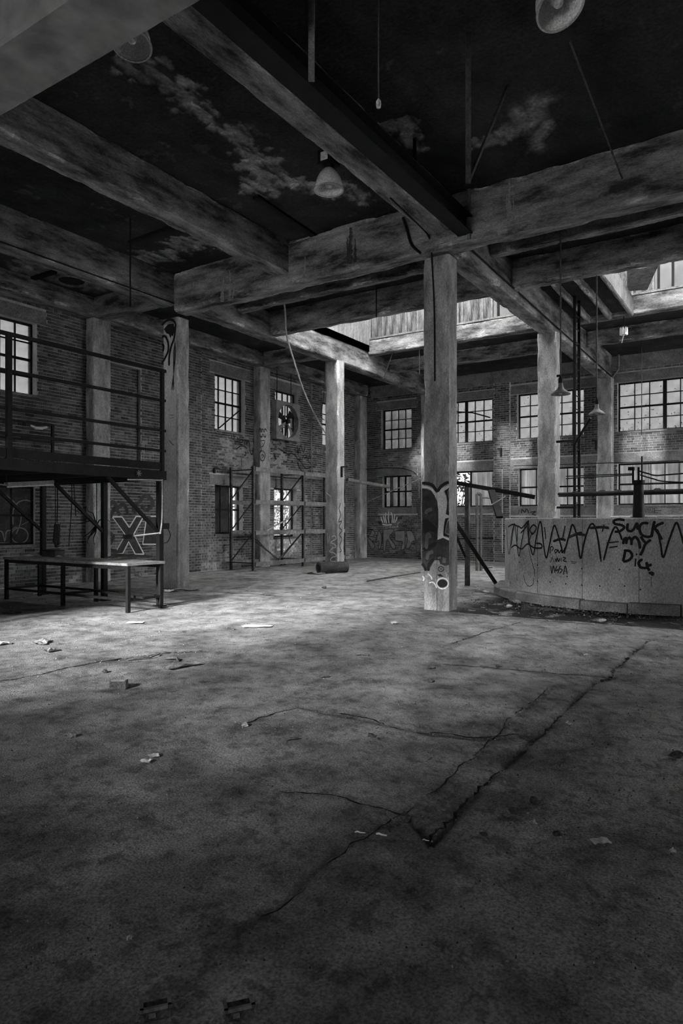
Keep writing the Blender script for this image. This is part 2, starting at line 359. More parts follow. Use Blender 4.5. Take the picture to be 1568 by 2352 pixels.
# the rest of the slab, behind and beside the camera
bx = [(U0 - .3, V0 - .3, -0.03), (U1 + .3, V0 - .3, -0.03), (U1 + .3, V1 + .3, -0.03), (U0 - .3, V1 + .3, -0.03)]
nv = len(V); V = np.vstack([V, np.array(bx), np.array(bx) - [0, 0, 0.15]])
F = F.tolist() + [(nv, nv + 1, nv + 2, nv + 3), (nv + 7, nv + 6, nv + 5, nv + 4)] + [(nv + i, nv + 4 + i, nv + 4 + (i + 1) % 4, nv + (i + 1) % 4) for i in range(4)]
st = np.concatenate([st, np.full(8, 0.9)])
floor = struct(add_obj('floor', V, F, 'floor_concrete', smooth=False, origin=(0, 0, 0), vattr=('stain', st)))
floor.data.polygons.foreach_set('use_smooth', [True] * len(floor.data.polygons))

def floor_h(x, y):
    a = math.atan2(y, x); fi = (a - ang[0]) / (ang[-1] - ang[0]) * NA; i = min(max(int(round(fi)), 0), NA)
    r = math.hypot(x, y); j = (math.log(max(r, .56)) - math.log(.55)) / (math.log(rmax[i]) - math.log(.55)) * NR; j = min(max(int(round(j)), 0), NR)
    return float(H[j, i]) - 0.004
for ci, (pts, dep, wd) in enumerate(CRACKS):     # dirt packed into the open joints: thin ragged fillings
    rng = random.Random(900 + ci); g = [Vector(gz(*p)) for p in pts]; off = 0.0; run = []; V_, F_ = [], []; keep = 0
    for p, q_ in zip(g[:-1], g[1:]):
        L_ = (q_ - p).length; d = (q_ - p) / L_; nn = Vector((-d.y, d.x)); n = max(2, int(L_ / 0.03))
        for k in range(n):
            off = off * .93 + rng.gauss(0, .006); c = p + d * (L_ * k / n) + nn * off
            dist = c.length; w = (0.002 + 0.0011 * dist) * rng.uniform(.4, 1.7) * (dep / 0.014) ** .5
            if rng.random() < .04: keep = rng.randrange(3, 12)
            if keep > 0: keep -= 1; w *= .12
            h = floor_h(c.x, c.y) + 0.003
            a, b = c + nn * w, c - nn * w * rng.uniform(.6, 1.3); V_ += [(a.x, a.y, h), (b.x, b.y, h)]
    F_ = [(2 * k, 2 * k + 1, 2 * k + 3, 2 * k + 2) for k in range(len(V_) // 2 - 1)]
    add_obj('joint_dirt', V_, F_, 'black_paint', floor)

# ---- ceiling slab with flaking plaster; the two strips under the roof monitor are open
OPEN_U = (13.34, 17.82)
SLOT_A, SLOT_B = (-12.9, -5.4, 3.1, 6.9), (-12.9, -5.4, 0.0, 2.6)      # unseen roof slots added behind the camera to throw sun on the floor
OPEN = [(OPEN_U[0], OPEN_U[1], 4.98, 10.62), (OPEN_U[0], OPEN_U[1], V0, 3.2), SLOT_A, SLOT_B]
us = [U0 - .3, -12.9, -5.4, 3.9, OPEN_U[0], OPEN_U[1], U1 + .3]; vsn = [V0 - .3, V0, 0.0, 2.6, 3.1, 3.2, 4.98, 6.9, 10.62, V1 + .3]
PEEL = [[on_z(x, y, ZS) for x, y in ((285, 150), (350, 165), (410, 210), (470, 265), (540, 320), (590, 370), (640, 410), (720, 425), (790, 430))],
        [on_z(x, y, ZS) for x, y in ((600, 430), (660, 420), (740, 440), (830, 450))],
        [on_z(x, y, ZS) for x, y in ((330, 600), (400, 570), (460, 560))], [on_z(x, y, ZS) for x, y in ((840, 300), (930, 290), (960, 340))],
        [on_z(x, y, ZS) for x, y in ((1120, 330), (1190, 290), (1240, 220), (1230, 330))], [on_z(x, y, ZS) for x, y in ((60, 610), (150, 645), (230, 660))]]
PW = [0.22, 0.24, 0.3, 0.12, 0.2, 0.35]
Vc, Fc, Pc = [], [], []
for i in range(len(us) - 1):
    for j in range(len(vsn) - 1):
        a0, a1, b0, b1 = us[i], us[i + 1], vsn[j], vsn[j + 1]
        if any(o_[0] < (a0 + a1) / 2 < o_[1] and o_[2] < (b0 + b1) / 2 < o_[3] for o_ in OPEN): continue
        fine = a0 >= 3.8 and b0 >= -.7; step = 0.032 if a0 < 10 and b0 > 2.9 and b1 < 10.7 else 0.12
        nx = max(1, int((a1 - a0) / step)) if fine else 1; ny = max(1, int((b1 - b0) / step)) if fine else 1
        gx, gy = np.meshgrid(np.linspace(a0, a1, nx + 1), np.linspace(b0, b1, ny + 1), indexing='ij')
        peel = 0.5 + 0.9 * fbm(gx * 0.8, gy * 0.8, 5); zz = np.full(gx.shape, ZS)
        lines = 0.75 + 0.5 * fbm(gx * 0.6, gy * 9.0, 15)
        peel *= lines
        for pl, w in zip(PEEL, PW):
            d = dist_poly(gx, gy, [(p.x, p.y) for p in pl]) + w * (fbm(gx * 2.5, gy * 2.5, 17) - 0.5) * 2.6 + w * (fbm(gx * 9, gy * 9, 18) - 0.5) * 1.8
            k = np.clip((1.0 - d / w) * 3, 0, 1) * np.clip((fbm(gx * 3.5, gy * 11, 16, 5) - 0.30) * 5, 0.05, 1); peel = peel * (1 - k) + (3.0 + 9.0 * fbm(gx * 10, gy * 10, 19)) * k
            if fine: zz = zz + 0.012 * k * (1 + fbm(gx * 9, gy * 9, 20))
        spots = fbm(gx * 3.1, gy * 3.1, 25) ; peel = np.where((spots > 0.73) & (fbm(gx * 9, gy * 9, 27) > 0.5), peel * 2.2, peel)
        if fine: zz[0, :] = ZS; zz[-1, :] = ZS; zz[:, 0] = ZS; zz[:, -1] = ZS
        o = len(Vc); Vc += np.stack([gx, gy, zz], -1).reshape(-1, 3).tolist(); Pc += peel.reshape(-1).tolist()
        for x in range(nx):
            for y in range(ny):
                q = o + x * (ny + 1) + y; Fc.append((q, q + 1, q + ny + 2, q + ny + 1))
        o = len(Vc); Vc += [(a0, b0, ZS + .18), (a1, b0, ZS + .18), (a1, b1, ZS + .18), (a0, b1, ZS + .18), (a0, b0, ZS), (a1, b0, ZS), (a1, b1, ZS), (a0, b1, ZS)]; Pc += [1.0] * 8
        Fc += [(o, o + 1, o + 2, o + 3)] + [(o + k, o + 4 + k, o + 4 + (k + 1) % 4, o + (k + 1) % 4) for k in range(4)]
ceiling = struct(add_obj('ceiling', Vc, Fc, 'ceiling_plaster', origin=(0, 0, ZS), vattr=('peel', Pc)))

# ---- walls
def cut(spans, a, b):
    out = []
    for s, e in spans:
        if b <= s or a >= e: out.append((s, e)); continue
        if a > s: out.append((s, a))
        if b < e: out.append((b, e))
    return out
def wall_panels(mb, P, s0, s1, z0, z1, d0, d1, holes):
    zs = sorted({z0, z1} | {min(max(h[2], z0), z1) for h in holes} | {min(max(h[3], z0), z1) for h in holes})
    for za, zb in zip(zs[:-1], zs[1:]):
        spans = [(s0, s1)]
        for h in holes:
            if h[2] < zb - 1e-6 and h[3] > za + 1e-6: spans = cut(spans, h[0], h[1])
        for a, b in spans: P(mb, a, b, za, zb, d0, d1)
# P(mb, s0, s1, z0, z1, d0, d1): d = distance into the room from the wall's face (negative = into the wall)
def P_left(mb, a, b, za, zb, d0, d1, tone=1.0): mb.box(a, b, V1 - d1, V1 - d0, za, zb, tone)
def P_far(mb, a, b, za, zb, d0, d1, tone=1.0): mb.box(U1 - d1, U1 - d0, a, b, za, zb, tone)
BRL, BRH, BJ = 0.200, 0.061, 0.013
def shape_brick(mb, P, a, b, za, zb, pr, tone, rng):
    P(mb, a, b, za, zb, -0.02, pr, tone)
    for i in range(len(mb.V) - 8, len(mb.V)):
        x, y, z = mb.V[i]; mb.V[i] = (x + rng.uniform(-.0025, .0025), y + rng.uniform(-.0025, .0025), z + rng.uniform(-.0025, .0025))
def lay_bricks(wall, P, s0, s1, z0, z1, holes, seed, base=0.012, want=300, near=None, tonef=None, name='brick_courses', stuff_parent=None):
    rng = random.Random(seed); items = []; row = 0; z = z0
    while z + BRH <= z1 + 1e-6:
        spans = [(s0, s1)]
        for h in holes:
            if h[2] < z + BRH - 0.004 and h[3] > z + 0.004: spans = cut(spans, h[0], h[1])
        header = row % 6 == 5; L = 0.096 if header else BRL; off = rng.uniform(-.01, .01) + (0 if row % 2 else (L + BJ) / 2)
        for a, b in spans:
            x = s0 - L + (off % (L + BJ))
            while x < b:
                p, q_ = max(x, a + 0.004), min(x + L, b - 0.004)
                if q_ - p > 0.03:
                    tone = rng.choice((0.55, 0.75, 0.9, 1.0, 1.0, 1.1, 1.25, 1.5)) * rng.uniform(0.85, 1.15)
                    if tonef: tone *= tonef((p + q_) / 2, z)
                    items.append((p, q_, z, base + rng.uniform(-.003, .004), tone, abs(q_ - p - BRL) < 1e-4))
                x += L + BJ
        z += BRH + BJ; row += 1
    pick = set()
    if near:
        c = sorted((near(it), i) for i, it in enumerate(items) if it[5] and near(it) is not None)
        pick = {i for _, i in c[:want]}
    mb = MB()
    for i, it in enumerate(items):
        if i not in pick: shape_brick(mb, P, it[0], it[1], it[2], it[2] + BRH, it[3], it[4], rng)
    if mb.V:
        o = mb.build(name, 'brick_clay', stuff_parent or wall); o['kind'] = 'stuff'
    # the ones that show largest, one object each, sharing a few meshes
    protos = []
    for k in range(10):
        m = MB(); shape_brick(m, P, 0, BRL, 0, BRH, 0.0, (0.5, .65, .8, .9, 1, 1.05, 1.15, 1.3, 1.5, .75)[k], rng)
        pv = np.array(m.V); 
        me = bpy.data.meshes.new('brick'); org = pv.mean(0); me.from_pydata((pv - org).tolist(), [], m.F); me.materials.append(MATS['brick_clay'])
        a = me.attributes.new('tone', 'FLOAT', 'FACE'); a.data.foreach_set('value', np.array(m.T, dtype=np.float32)); protos.append(me)
    for i in sorted(pick):
        it = items[i]; m = MB(); P(m, it[0], it[1], it[2], it[2] + BRH, -0.02 + it[3], it[3]); c = Vector(np.array(m.V).mean(0))
        o = bpy.data.objects.new('brick', protos[rng.randrange(10)]); COL.objects.link(o); o.parent = wall; o.location = c - WL[wall.name]
LIN = 0.30
LEFT_WIN = [(7.4, 8.89, 4.2, 5.8), (7.4, 8.85, 0.92, 2.19), (14.48, 15.80, 4.10, 5.75), (14.48, 15.70, 1.05, 2.48), (17.26, 18.50, 4.15, 5.72), (17.20, 18.42, 0.9, 2.5), (19.86, 21.1, 4.15, 5.72), (0.6, 3.4, 3.2, 5.9)]
LEFT_NICHE = (10.72, 11.78, 2.95, 5.32)
LEFT_LINTEL = [(a - .22, b + .22, d, d + LIN) for a, b, c, d in LEFT_WIN[:-1] if d > 2.3] + [(7.18, 9.05, 2.19, 2.46)]
FAR_WIN = [(11.65, 12.95, 4.14, 5.67), (11.65, 12.90, 1.94, 3.14), (8.52, 10.25, 4.20, 5.72), (8.52, 10.25, 1.93, 3.2), (5.44, 7.64, 4.20, 5.74), (5.44, 7.60, 1.93, 3.2), (1.75, 4.42, 4.22, 5.77), (1.75, 4.42, 1.93, 3.23)]
FAR_BAND = [(11.43, 13.15, 5.67, 5.95), (11.43, 13.15, 3.14, 3.42), (11.43, 13.1, 1.70, 1.94), (8.42, 10.6, 5.72, 5.98), (8.42, 10.6, 3.2, 3.52), (5.0, 7.86, 5.74, 6.02), (5.0, 7.86, 3.2, 3.52), (1.5, 4.5, 5.77, 6.05), (1.5, 4.5, 3.23, 3.55), (V0, 7.86, 1.62, 1.93), (8.42, 10.6, 1.70, 1.93), (V0, 13.4, 6.16, ZS)]
mb = MB(); wall_panels(mb, P_left, U0 - .3, U1 + .35, -0.05, ZS + .15, -0.34, 0.0, LEFT_WIN + [LEFT_NICHE])
P_left(mb, LEFT_NICHE[0], LEFT_NICHE[1], LEFT_NICHE[2], LEFT_NICHE[3], -0.34, -0.12)
wall_left = struct(mb.build('wall_left', 'mortar', origin=(10, V1, 0)))
mb = MB(); wall_panels(mb, P_far, V0 - .3, V1 + .01, -0.05, ZS + .15, -0.34, 0.0, FAR_WIN)
wall_far = struct(mb.build('wall_far', 'mortar', origin=(U1, 5, 0)))
P1 = on_v(520, 1010, V1); PARGE_A = (P1.x, P1.z)
def left_tone(s, z):
    k = 1.0
    n = float(vnoise(np.array(s * 1.3), np.array(z * 1.3), 91))
    if z < 0.9: k *= 1.0 + 1.6 * n * (1 - z / 0.9)                      # whitewash left at the foot of the wall
    k *= 0.7 + 0.6 * n
    d = math.hypot((s - 18.0) / 2.0, (z - 1.3) / 1.4)                    # light round the open window, put into the brick tone
    if d < 1: k *= 1 + 2.6 * (1 - d * d) * (0.6 + 0.8 * n)
    d = math.hypot((s - 15.6) / 1.4, (z - 3.45) / 0.65)
    if d < 1: k *= 1 + 1.5 * (1 - d)
    return k
def far_tone(s, z):
    n = float(vnoise(np.array(s * 1.3), np.array(z * 1.3), 95)); k = 0.7 + 0.6 * n
    d = math.hypot((s - 11.6) / 1.5, (z - 3.6) / 0.75)
    if d < 1: k *= 1 + 2.0 * (1 - d)                                    # sun patch on limewash between the two corner windows, put into the tone
    return k
lay_bricks(wall_left, P_left, 7.0, U1 - 0.02, 0.02, ZS, LEFT_WIN + [LEFT_NICHE] + LEFT_LINTEL, 11, tonef=left_tone,
           near=lambda it: (math.hypot(it[0], V1) if it[0] > 8.2 and (2.5 < it[2] < 6.1 or it[2] < 2.1) and not (13.2 < it[0] < 14.0) else None))
lay_bricks(wall_left, lambda m, a, b, za, zb, d0, d1, t=1.0: P_left(m, a, b, za, zb, d0 - .12, d1 - .12, t), LEFT_NICHE[0], LEFT_NICHE[1], LEFT_NICHE[2] + .01, LEFT_NICHE[3], [], 12, name='niche_brick_courses')
for s in (13.28, 19.22):   # brick piers in the middle of the bays
    m = MB(); P_left(m, s, s + .56, 0, ZS, 0, 0.11); pier = m.build('brick_pier', 'mortar', wall_left)
    lay_bricks(wall_left, lambda m, a, b, za, zb, d0, d1, t=1.0: P_left(m, a, b, za, zb, d0 + .11, d1 + .11, t), s - .006, s + .566, 0.02, ZS, [], int(s * 10), name='pier_brick_courses', stuff_parent=pier)
lay_bricks(wall_far, P_far, 0.2, V1 - 0.02, 0.02, ZS, FAR_WIN + FAR_BAND, 13, tonef=far_tone,
           near=lambda it: (math.hypot(U1, it[0]) if 5 < it[0] and 3.4 < it[2] < 6.1 and not (7.8 < it[0] < 8.45) else None))
m = MB(); P_far(m, 7.86, 8.42, 0, 6.16, 0, 0.13); pier = m.build('brick_pier', 'mortar', wall_far)
lay_bricks(wall_far, lambda m, a, b, za, zb, d0, d1, t=1.0: P_far(m, a, b, za, zb, d0 + .13, d1 + .13, t), 7.855, 8.425, 0.02, 6.16, [], 133, name='pier_brick_courses', stuff_parent=pier)
for k, (a, b, c, d) in enumerate(LEFT_LINTEL):
    m = MB(); P_left(m, a, b, c, d, -0.01, 0.016); m.build('lintel', 'lintel_concrete', wall_left)
for k, (a, b, c, d) in enumerate(FAR_BAND):
    m = MB(); P_far(m, a, b, c, d, -0.01, 0.018); m.build('lintel' if c > 2 else 'sill_band', 'lintel_concrete', wall_far)
# cement render patched over the bricks under the upper window
pts = [(500, 1003), (560, 1000), (582, 1012), (583, 1060), (570, 1082), (520, 1075), (500, 1055), (512, 1030)]
m = MB(); m.plate([on_v(x, y, V1 - 0.012) for x, y in pts][::-1], -0.012); m.build('render_patch', 'parging', wall_left)
pts = [(612, 1015), (652, 1012), (660, 1040), (655, 1085), (612, 1078)]
m = MB(); m.plate([on_v(x, y, V1 - 0.012) for x, y in pts][::-1], -0.012); m.build('render_patch', 'parging', wall_left)
# unseen walls behind and beside the camera; the end opening is added for light
ADDED_END_OPENING = [(0.5, 6.5, -0.05, 2.9)]
def P_end(mb, a, b, za, zb, d0, d1, tone=1.0): mb.box(U0 + d0, U0 + d1, a, b, za, zb, tone)
m = MB(); wall_panels(m, P_end, V0 - .3, V1 + .3, -0.05, ZS + .15, -0.34, 0.0, ADDED_END_OPENING); wall_end = struct(m.build('wall_end', 'low_bounce_brick', origin=(U0, 3, 0)))
ADDED_DOOR = (16.6, 22.2, -0.05, 5.6)
def P_right(mb, a, b, za, zb, d0, d1, tone=1.0): mb.box(a, b, V0 + d0, V0 + d1, za, zb, tone)
m = MB(); wall_panels(m, P_right, U0 - .3, U1 + .34, -0.05, ZS + .15, -0.34, 0.0, [ADDED_DOOR]); wall_right = struct(m.build('wall_right', 'low_bounce_brick', origin=(8, V0, 0)))

# unseen loading door, rolled up, added in the right wall to light the back
d1 = bpy.data.objects.new('added_door_1', None); COL.objects.link(d1); d1.location = (18.5, V0, 0); WL['added_door_1'] = Vector((18.5, V0, 0)); d1['kind'] = 'structure'
for a, b, c, d in ((16.6, 16.72, 0, 5.6), (22.08, 22.2, 0, 5.6)): m = MB(); P_right(m, a, b, c, d, -.2, .05); m.build('added_door_track', 'black_steel', d1)
m = MB(); m.tube([(16.6, V0 + .25, 5.85), (22.2, V0 + .25, 5.85)], .22, 16); m.build('added_shutter_roll', 'grey_steel', d1)

# ---- windows
WCOUNT = [0]
def window(P, s0, s1, z0, z1, cols, rows, glass='grimy_glass', depth=-0.2, mullions=(), missing=(), bars=None, boarded=None, mid=True, cracked=()):
    WCOUNT[0] += 1; c = MB(); P(c, s0, s1, z0, z1, depth - .02, depth + .02); cc = np.array(c.V).mean(0)
    w = bpy.data.objects.new('window_%d' % WCOUNT[0], None); COL.objects.link(w); w.empty_display_size = .1; loc = Vector((cc[0], cc[1], z0)); w.location = loc; WL[w.name] = loc; w['kind'] = 'structure'
    f = MB(); t = 0.045
    P(f, s0, s0 + t, z0, z1, depth - .03, depth + .03); P(f, s1 - t, s1, z0, z1, depth - .03, depth + .03)
    P(f, s0 + t, s1 - t, z0, z0 + t, depth - .03, depth + .03); P(f, s0 + t, s1 - t, z1 - t, z1, depth - .03, depth + .03)
    f.build('window_frame', 'black_steel', w)
    b = MB(); cw = (s1 - s0 - 2 * t) / cols; rh = (z1 - z0 - 2 * t) / rows; g = 0.016
    for i in range(1, cols):
        th = g * (3.4 if i in mullions else 0.8)
        P(b, s0 + t + i * cw - th, s0 + t + i * cw + th, z0 + t, z1 - t, depth - .022, depth + .022)
    for j in range(1, rows):
        th = g * (1.7 if mid and rows % 2 == 0 and j == rows // 2 else 0.8)
        P(b, s0 + t, s1 - t, z0 + t + j * rh - th, z0 + t + j * rh + th, depth - .02, depth + .02)
    if b.V: b.build('muntins', 'black_steel', w)
    me = None
    for i in range(cols):
        for j in range(rows):
            if (i, j) in missing: continue
            a, zz = s0 + t + i * cw - .004, z0 + t + j * rh - .004
            if boarded and (i, j) not in cracked:
                m = MB(); P(m, a, a + cw + .008, zz, zz + rh + .008, depth - .012, depth + .004); m.build('board', boarded, w); continue
            if me is None:
                m = MB(); P(m, a, a + cw + .008, zz, zz + rh + .008, depth - .004, depth + .002); o = m.build('pane', glass, w); me = o; base = (a, zz)
            else:
                o = me.copy(); COL.objects.link(o); q1 = MB(); P(q1, base[0], base[0], base[1], base[1], 0, 0); q2 = MB(); P(q2, a, a, zz, zz, 0, 0)
                o.location = me.location + Vector(np.array(q2.V).mean(0) - np.array(q1.V).mean(0))
    s = MB(); P(s, s0 - .03, s1 + .03, z0 - .06, z0, -0.34, 0.05); s.build('sill', 'lintel_concrete', w)
    if bars:
        for k in range(bars):
            m = MB(); x = s0 + (s1 - s0) * (k + 1) / (bars + 1); P(m, x - .02, x + .02, z0, z1, depth + .06, depth + .1); m.build('security_bar', 'black_steel', w)
    return w
LW = [window(P_left, *LEFT_WIN[0], 4, 4), window(P_left, *LEFT_WIN[1], 3, 2, boarded='dirty_board', depth=-0.1),
      window(P_left, *LEFT_WIN[2], 4, 4), window(P_left, *LEFT_WIN[3], 3, 2, boarded='dirty_board', cracked=((2, 0), (2, 1)), glass='cloudy_glass'),
      window(P_left, *LEFT_WIN[4], 4, 4), window(P_left, *LEFT_WIN[5], 2, 1, glass='cloudy_glass'),
      window(P_left, *LEFT_WIN[6], 4, 4), window(P_left, *LEFT_WIN[7], 7, 5)]  # last one is an unseen extra, added for daylight
FW = [window(P_far, *FAR_WIN[0], 4, 4, glass='cloudy_glass', missing=()), window(P_far, *FAR_WIN[1], 4, 2, glass='cloudy_glass', bars=3),
      window(P_far, *FAR_WIN[2], 5, 4, mullions=(3,)), window(P_far, *FAR_WIN[3], 2, 1, glass='cloudy_glass', missing=((0, 0),), depth=-0.25),
      window(P_far, *FAR_WIN[4], 6, 4, mullions=(3,)), window(P_far, *FAR_WIN[5], 4, 2, missing=[(i, j) for i in range(4) for j in range(2)], mullions=(2,)),
      window(P_far, *FAR_WIN[6], 6, 4, mullions=(3,)), window(P_far, *FAR_WIN[7], 4, 2, missing=[(i, j) for i in range(4) for j in range(2)])]
for nm, sl, gm in (('window_17', SLOT_A, 'clear_glass'), ('window_18', SLOT_B, 'added_slot_glass')):  # panes of the added slots, dimmed to set the sun bands
    w = bpy.data.objects.new(nm, None); COL.objects.link(w); w.location = (sl[0], sl[2], ZS + .2); WL[nm] = Vector(w.location); w['kind'] = 'structure'
    for k in range(6):
        a, b = sl[0] - .05 + k * 1.267, sl[0] - .05 + (k + 1) * 1.267; m = MB(); m.box(a, b, sl[2] - .05, sl[3] + .05, ZS + .18, ZS + .188); m.build('added_roof_pane', gm, w)
d2 = bpy.data.objects.new('added_door_2', None); COL.objects.link(d2); d2.location = (U0, 4, 0); WL['added_door_2'] = Vector((U0, 4, 0)); d2['kind'] = 'structure'  # unseen end door, added to light the upright faces down the hall
for a in (.5, 6.4): m = MB(); P_end(m, a, a + .1, 0, 2.9, -.2, .05); m.build('added_door_track', 'black_steel', d2)
# a fallen glazing bar leaning across the upper window
m = MB(); m.bar(on_v(503, 983, V1 + .12), on_v(552, 941, V1 + .12), 0.03); m.build('fallen_bar', 'black_steel', LW[2])

# ---- columns
GU, GV = (10.21, 16.3, 22.4), (4.735, 10.88, 13.72)
def column(u, v, label, z1, du=0.35, dv=0.45, seed=1, name='concrete_column'):
    V_, F_, T_ = rough_prism(2, u - du / 2, u + du / 2, v - dv / 2, v + dv / 2, -0.01, z1, 46, 0.003, seed, chamf=0.022, spall=0.03, tk=0.35)
    o = add_obj(name, V_, F_, 'concrete_post', tones=T_); return tag(o, label, 'column')
col_front = column(GU[0], GV[0], 'tall grey concrete column in the foreground painted with large black and white graffiti at its foot', 5.72, seed=3)
col_left = column(GU[0], GV[1], 'pale concrete column beside the steel mezzanine with swirl graffiti near its top', 5.72, seed=4)
col_mid = column(GU[1], GV[1], 'concrete column behind the lying steel drum with small tags at its foot', 6.02, seed=5)
col_tank = column(GU[1], GV[0], 'concrete column rising behind the round tank beside the ladder', 5.9, seed=6)
col_far = column(22.42, GV[0], 'concrete wall column between the two right far windows', 5.9, seed=7, du=0.34)
col_far2 = column(22.42, GV[1], 'concrete wall column right of the corner windows behind the foreground column', 6.02, seed=8, du=0.34)
wc = [column(u, 13.70, lb, 6.2, du=0.5, dv=0.3, seed=20 + i) for i, (u, lb) in enumerate(((10.38, 'concrete wall column behind the steel mezzanine beside the bricked up opening'),
      (16.42, 'concrete wall column behind the pallet rack with vertical black tags'), (22.32, 'concrete corner column where the two brick walls meet')))]
column(3.72, GV[1], 'concrete column standing left outside the picture under the painted girder', 5.68, seed=31)
column(3.72, -1.37, 'concrete column standing right outside the picture under the painted girder', 5.68, seed=32)

# ---- beams
def beam(axis, c, w, a0, a1, zb, label, seed, zt=None, m=None, spall=0.035):
    zt = ZS + 0.02 if zt is None else zt
    n = max(6, int(abs(a1 - a0) / 0.075))
    V_, F_, T_ = rough_prism(axis, c - w / 2, c + w / 2, zb, zt, a0, a1, n, 0.003, seed, chamf=0.025, spall=spall)
    o = add_obj('concrete_beam', V_, F_, tones=T_, m=m or ('concrete_beam_x' if axis == 0 else 'concrete_beam_y'), origin=((a0 + a1) / 2, c, zb) if axis == 0 else (c, (a0 + a1) / 2, zb))
    return tag(o, label, 'beam')
b_main = beam(0, 4.62, .42, -4.5, 9.97, 6.04, 'long concrete beam running from overhead down to the foreground column', 41)
beam(0, 7.83, .34, 4.03, 9.97, 6.0, 'concrete beam at mid bay ending on the cross beam left of the bell lamp', 42)
beam(0, 10.88, .40, 4.03, 10.0, 5.95, 'concrete beam ending on the pale column beside the mezzanine', 43)
beam(0, 13.60, .48, -4.0, 22.3, 6.2, 'concrete beam lying along the head of the left brick wall', 44)
b_right = beam(0, 4.735, .40, 10.42, 22.4, 5.88, 'concrete beam from the foreground column over the tank to the far wall', 45)
beam(0, 10.88, .40, 10.42, 22.4, 6.0, 'concrete beam from the pale column over the middle column to the far wall', 46)
girder = beam(1, 3.72, .63, V0, V1 - .3, 5.7, 'smooth pale painted girder crossing the top left corner overhead', 47, m='painted_girder', spall=0.0)
b_cross = beam(1, 10.13, .38, V0, 10.66, 5.79, 'heavy flaking concrete cross beam resting on the foreground column', 48, spall=0.06)
beam(1, 10.21, .40, 11.10, 13.4, 6.15, 'short concrete beam between the pale column and the left wall', 49)
beam(1, 12.0, .22, 4.95, 10.66, 6.3, 'thin roof rib just behind the flaking cross beam left of the foreground column', 50)
beam(1, 12.0, .22, V0, 4.52, 6.3, 'thin roof rib just behind the flaking cross beam right of the foreground column', 51)
beam(1, 13.22, .26, 4.95, 10.66, 6.03, 'dark roof beam in front of the monitor opening left of the foreground column', 52)
beam(1, 13.22, .26, V0, 4.52, 6.03, 'dark roof beam in front of the monitor opening over the tank', 53)
beam(1, 17.96, .30, 4.95, 10.66, 6.5, 'bright concrete kerb beam under the boarded roof monitor', 54, zt=6.95)
beam(1, 17.96, .30, V0, 4.52, 6.5, 'concrete kerb beam under the roof monitor over the tank', 55, zt=6.95)
beam(1, 16.3, .40, 11.10, 13.4, 6.2, 'short concrete beam between the middle column and the left wall', 56)
beam(1, 19.25, .24, 4.95, 10.66, 6.2, 'roof beam before the far wall left of the column behind the tank', 57)
beam(1, 19.25, .24, V0, 4.52, 6.2, 'roof beam before the far wall at the right edge', 58)
for k, vv in enumerate((4.15, 3.65)):
    beam(0, vv, .10, 13.36, 17.8, 6.42, ('narrow roof rib over the tank nearest the ladder', 'narrow roof rib over the tank beside the open monitor')[k], 60 + k)
# side of the slab strip that closes the opening
beam(0, 3.16, .10, 13.36, 17.8, 6.45, 'pale edged trimmer beam at the side of the monitor opening over the tank', 62, zt=6.95, m='lintel_concrete')

# ---- roof monitor over the third bay
MU, MZ0, MZ1 = 17.86, 6.95, 8.4
mon = thing('roof_monitor', 'raised roof monitor with weathered plywood panels and glazed gaps', 'roof monitor', (MU, 2, MZ0))
for k in range(18):   # unseen glazed roof, added to bring daylight down on the back
    y = V0 - .1 + k * 1.05; m = MB(); m.box(13.0, 18.3, y + .03, y + 1.02, MZ1 + .05, MZ1 + .06); m.build('added_roof_pane', 'added_skylight_glass', mon)
    m = MB(); m.box(12.95, 18.35, y - .03, y + .03, MZ1, MZ1 + .1); m.build('added_roof_bar', 'black_steel', mon)
m = MB(); m.box(MU - .06, MU + .06, V0, 10.62, MZ0, MZ0 + .05); m.build('sill_rail', 'lintel_concrete', mon)
m = MB(); m.box(13.2, 13.3, V0, 10.62, ZS + .18, 6.9); m.build('sill_rail', 'lintel_concrete', mon)
m = MB(); m.box(12.95, 18.3, 10.62, 10.8, ZS, MZ1); m.build('end_panel', 'plain_wood', mon)
m = MB(); m.box(12.95, 18.3, V0 - .2, V0, ZS, MZ1); m.build('end_panel', 'plain_wood', mon)
def monx(x): return on_u(x, 700, MU).y
ys = [10.6] + [monx(x) for x in (850, 857, 880, 893, 913, 933, 960, 1000, 1052, 1062, 1108, 1130, 1144)] + [4.9]
def mon_run(ys, kinds):
    for a, b, k in zip(ys[:-1], ys[1:], kinds):
        lo, hi = min(a, b), max(a, b)
        if hi - lo < 0.05: continue
        m = MB()
        if k == 'w': m.box(MU - .01, MU + .015, lo + .02, hi - .02, MZ0 + .05, MZ1 + .05); m.build('plywood_panel', 'old_wood', mon)
        else: m.box(MU - .003, MU + .003, lo + .015, hi - .015, MZ0 + .05, MZ1 + .05); m.build('pane', 'grimy_glass', mon)
        m = MB(); m.box(MU - .04, MU + .04, lo - .025, lo + .025, MZ0 + .05, MZ1); m.build('post', 'grey_steel' if k == 'w' else 'black_steel', mon)
mon_run(ys, ['g', 'w', 'w', 'w', 'w', 'w', 'w', 'w', 'w', 'w', 'w', 'w', 'g', 'g'])
ys2 = [4.5, 4.1, 3.7, 3.2, monx(1452), monx(1466), monx(1500), monx(1512), monx(1545), 1.6, 1.0, 0.4] + [-0.4 - .85 * k for k in range(9)] + [V0 + .02]
mon_run(ys2, ['g', 'g', 'w', 'w', 'w', 'w', 'g', 'g', 'g', 'g', 'g'] + ['g'] * 10)
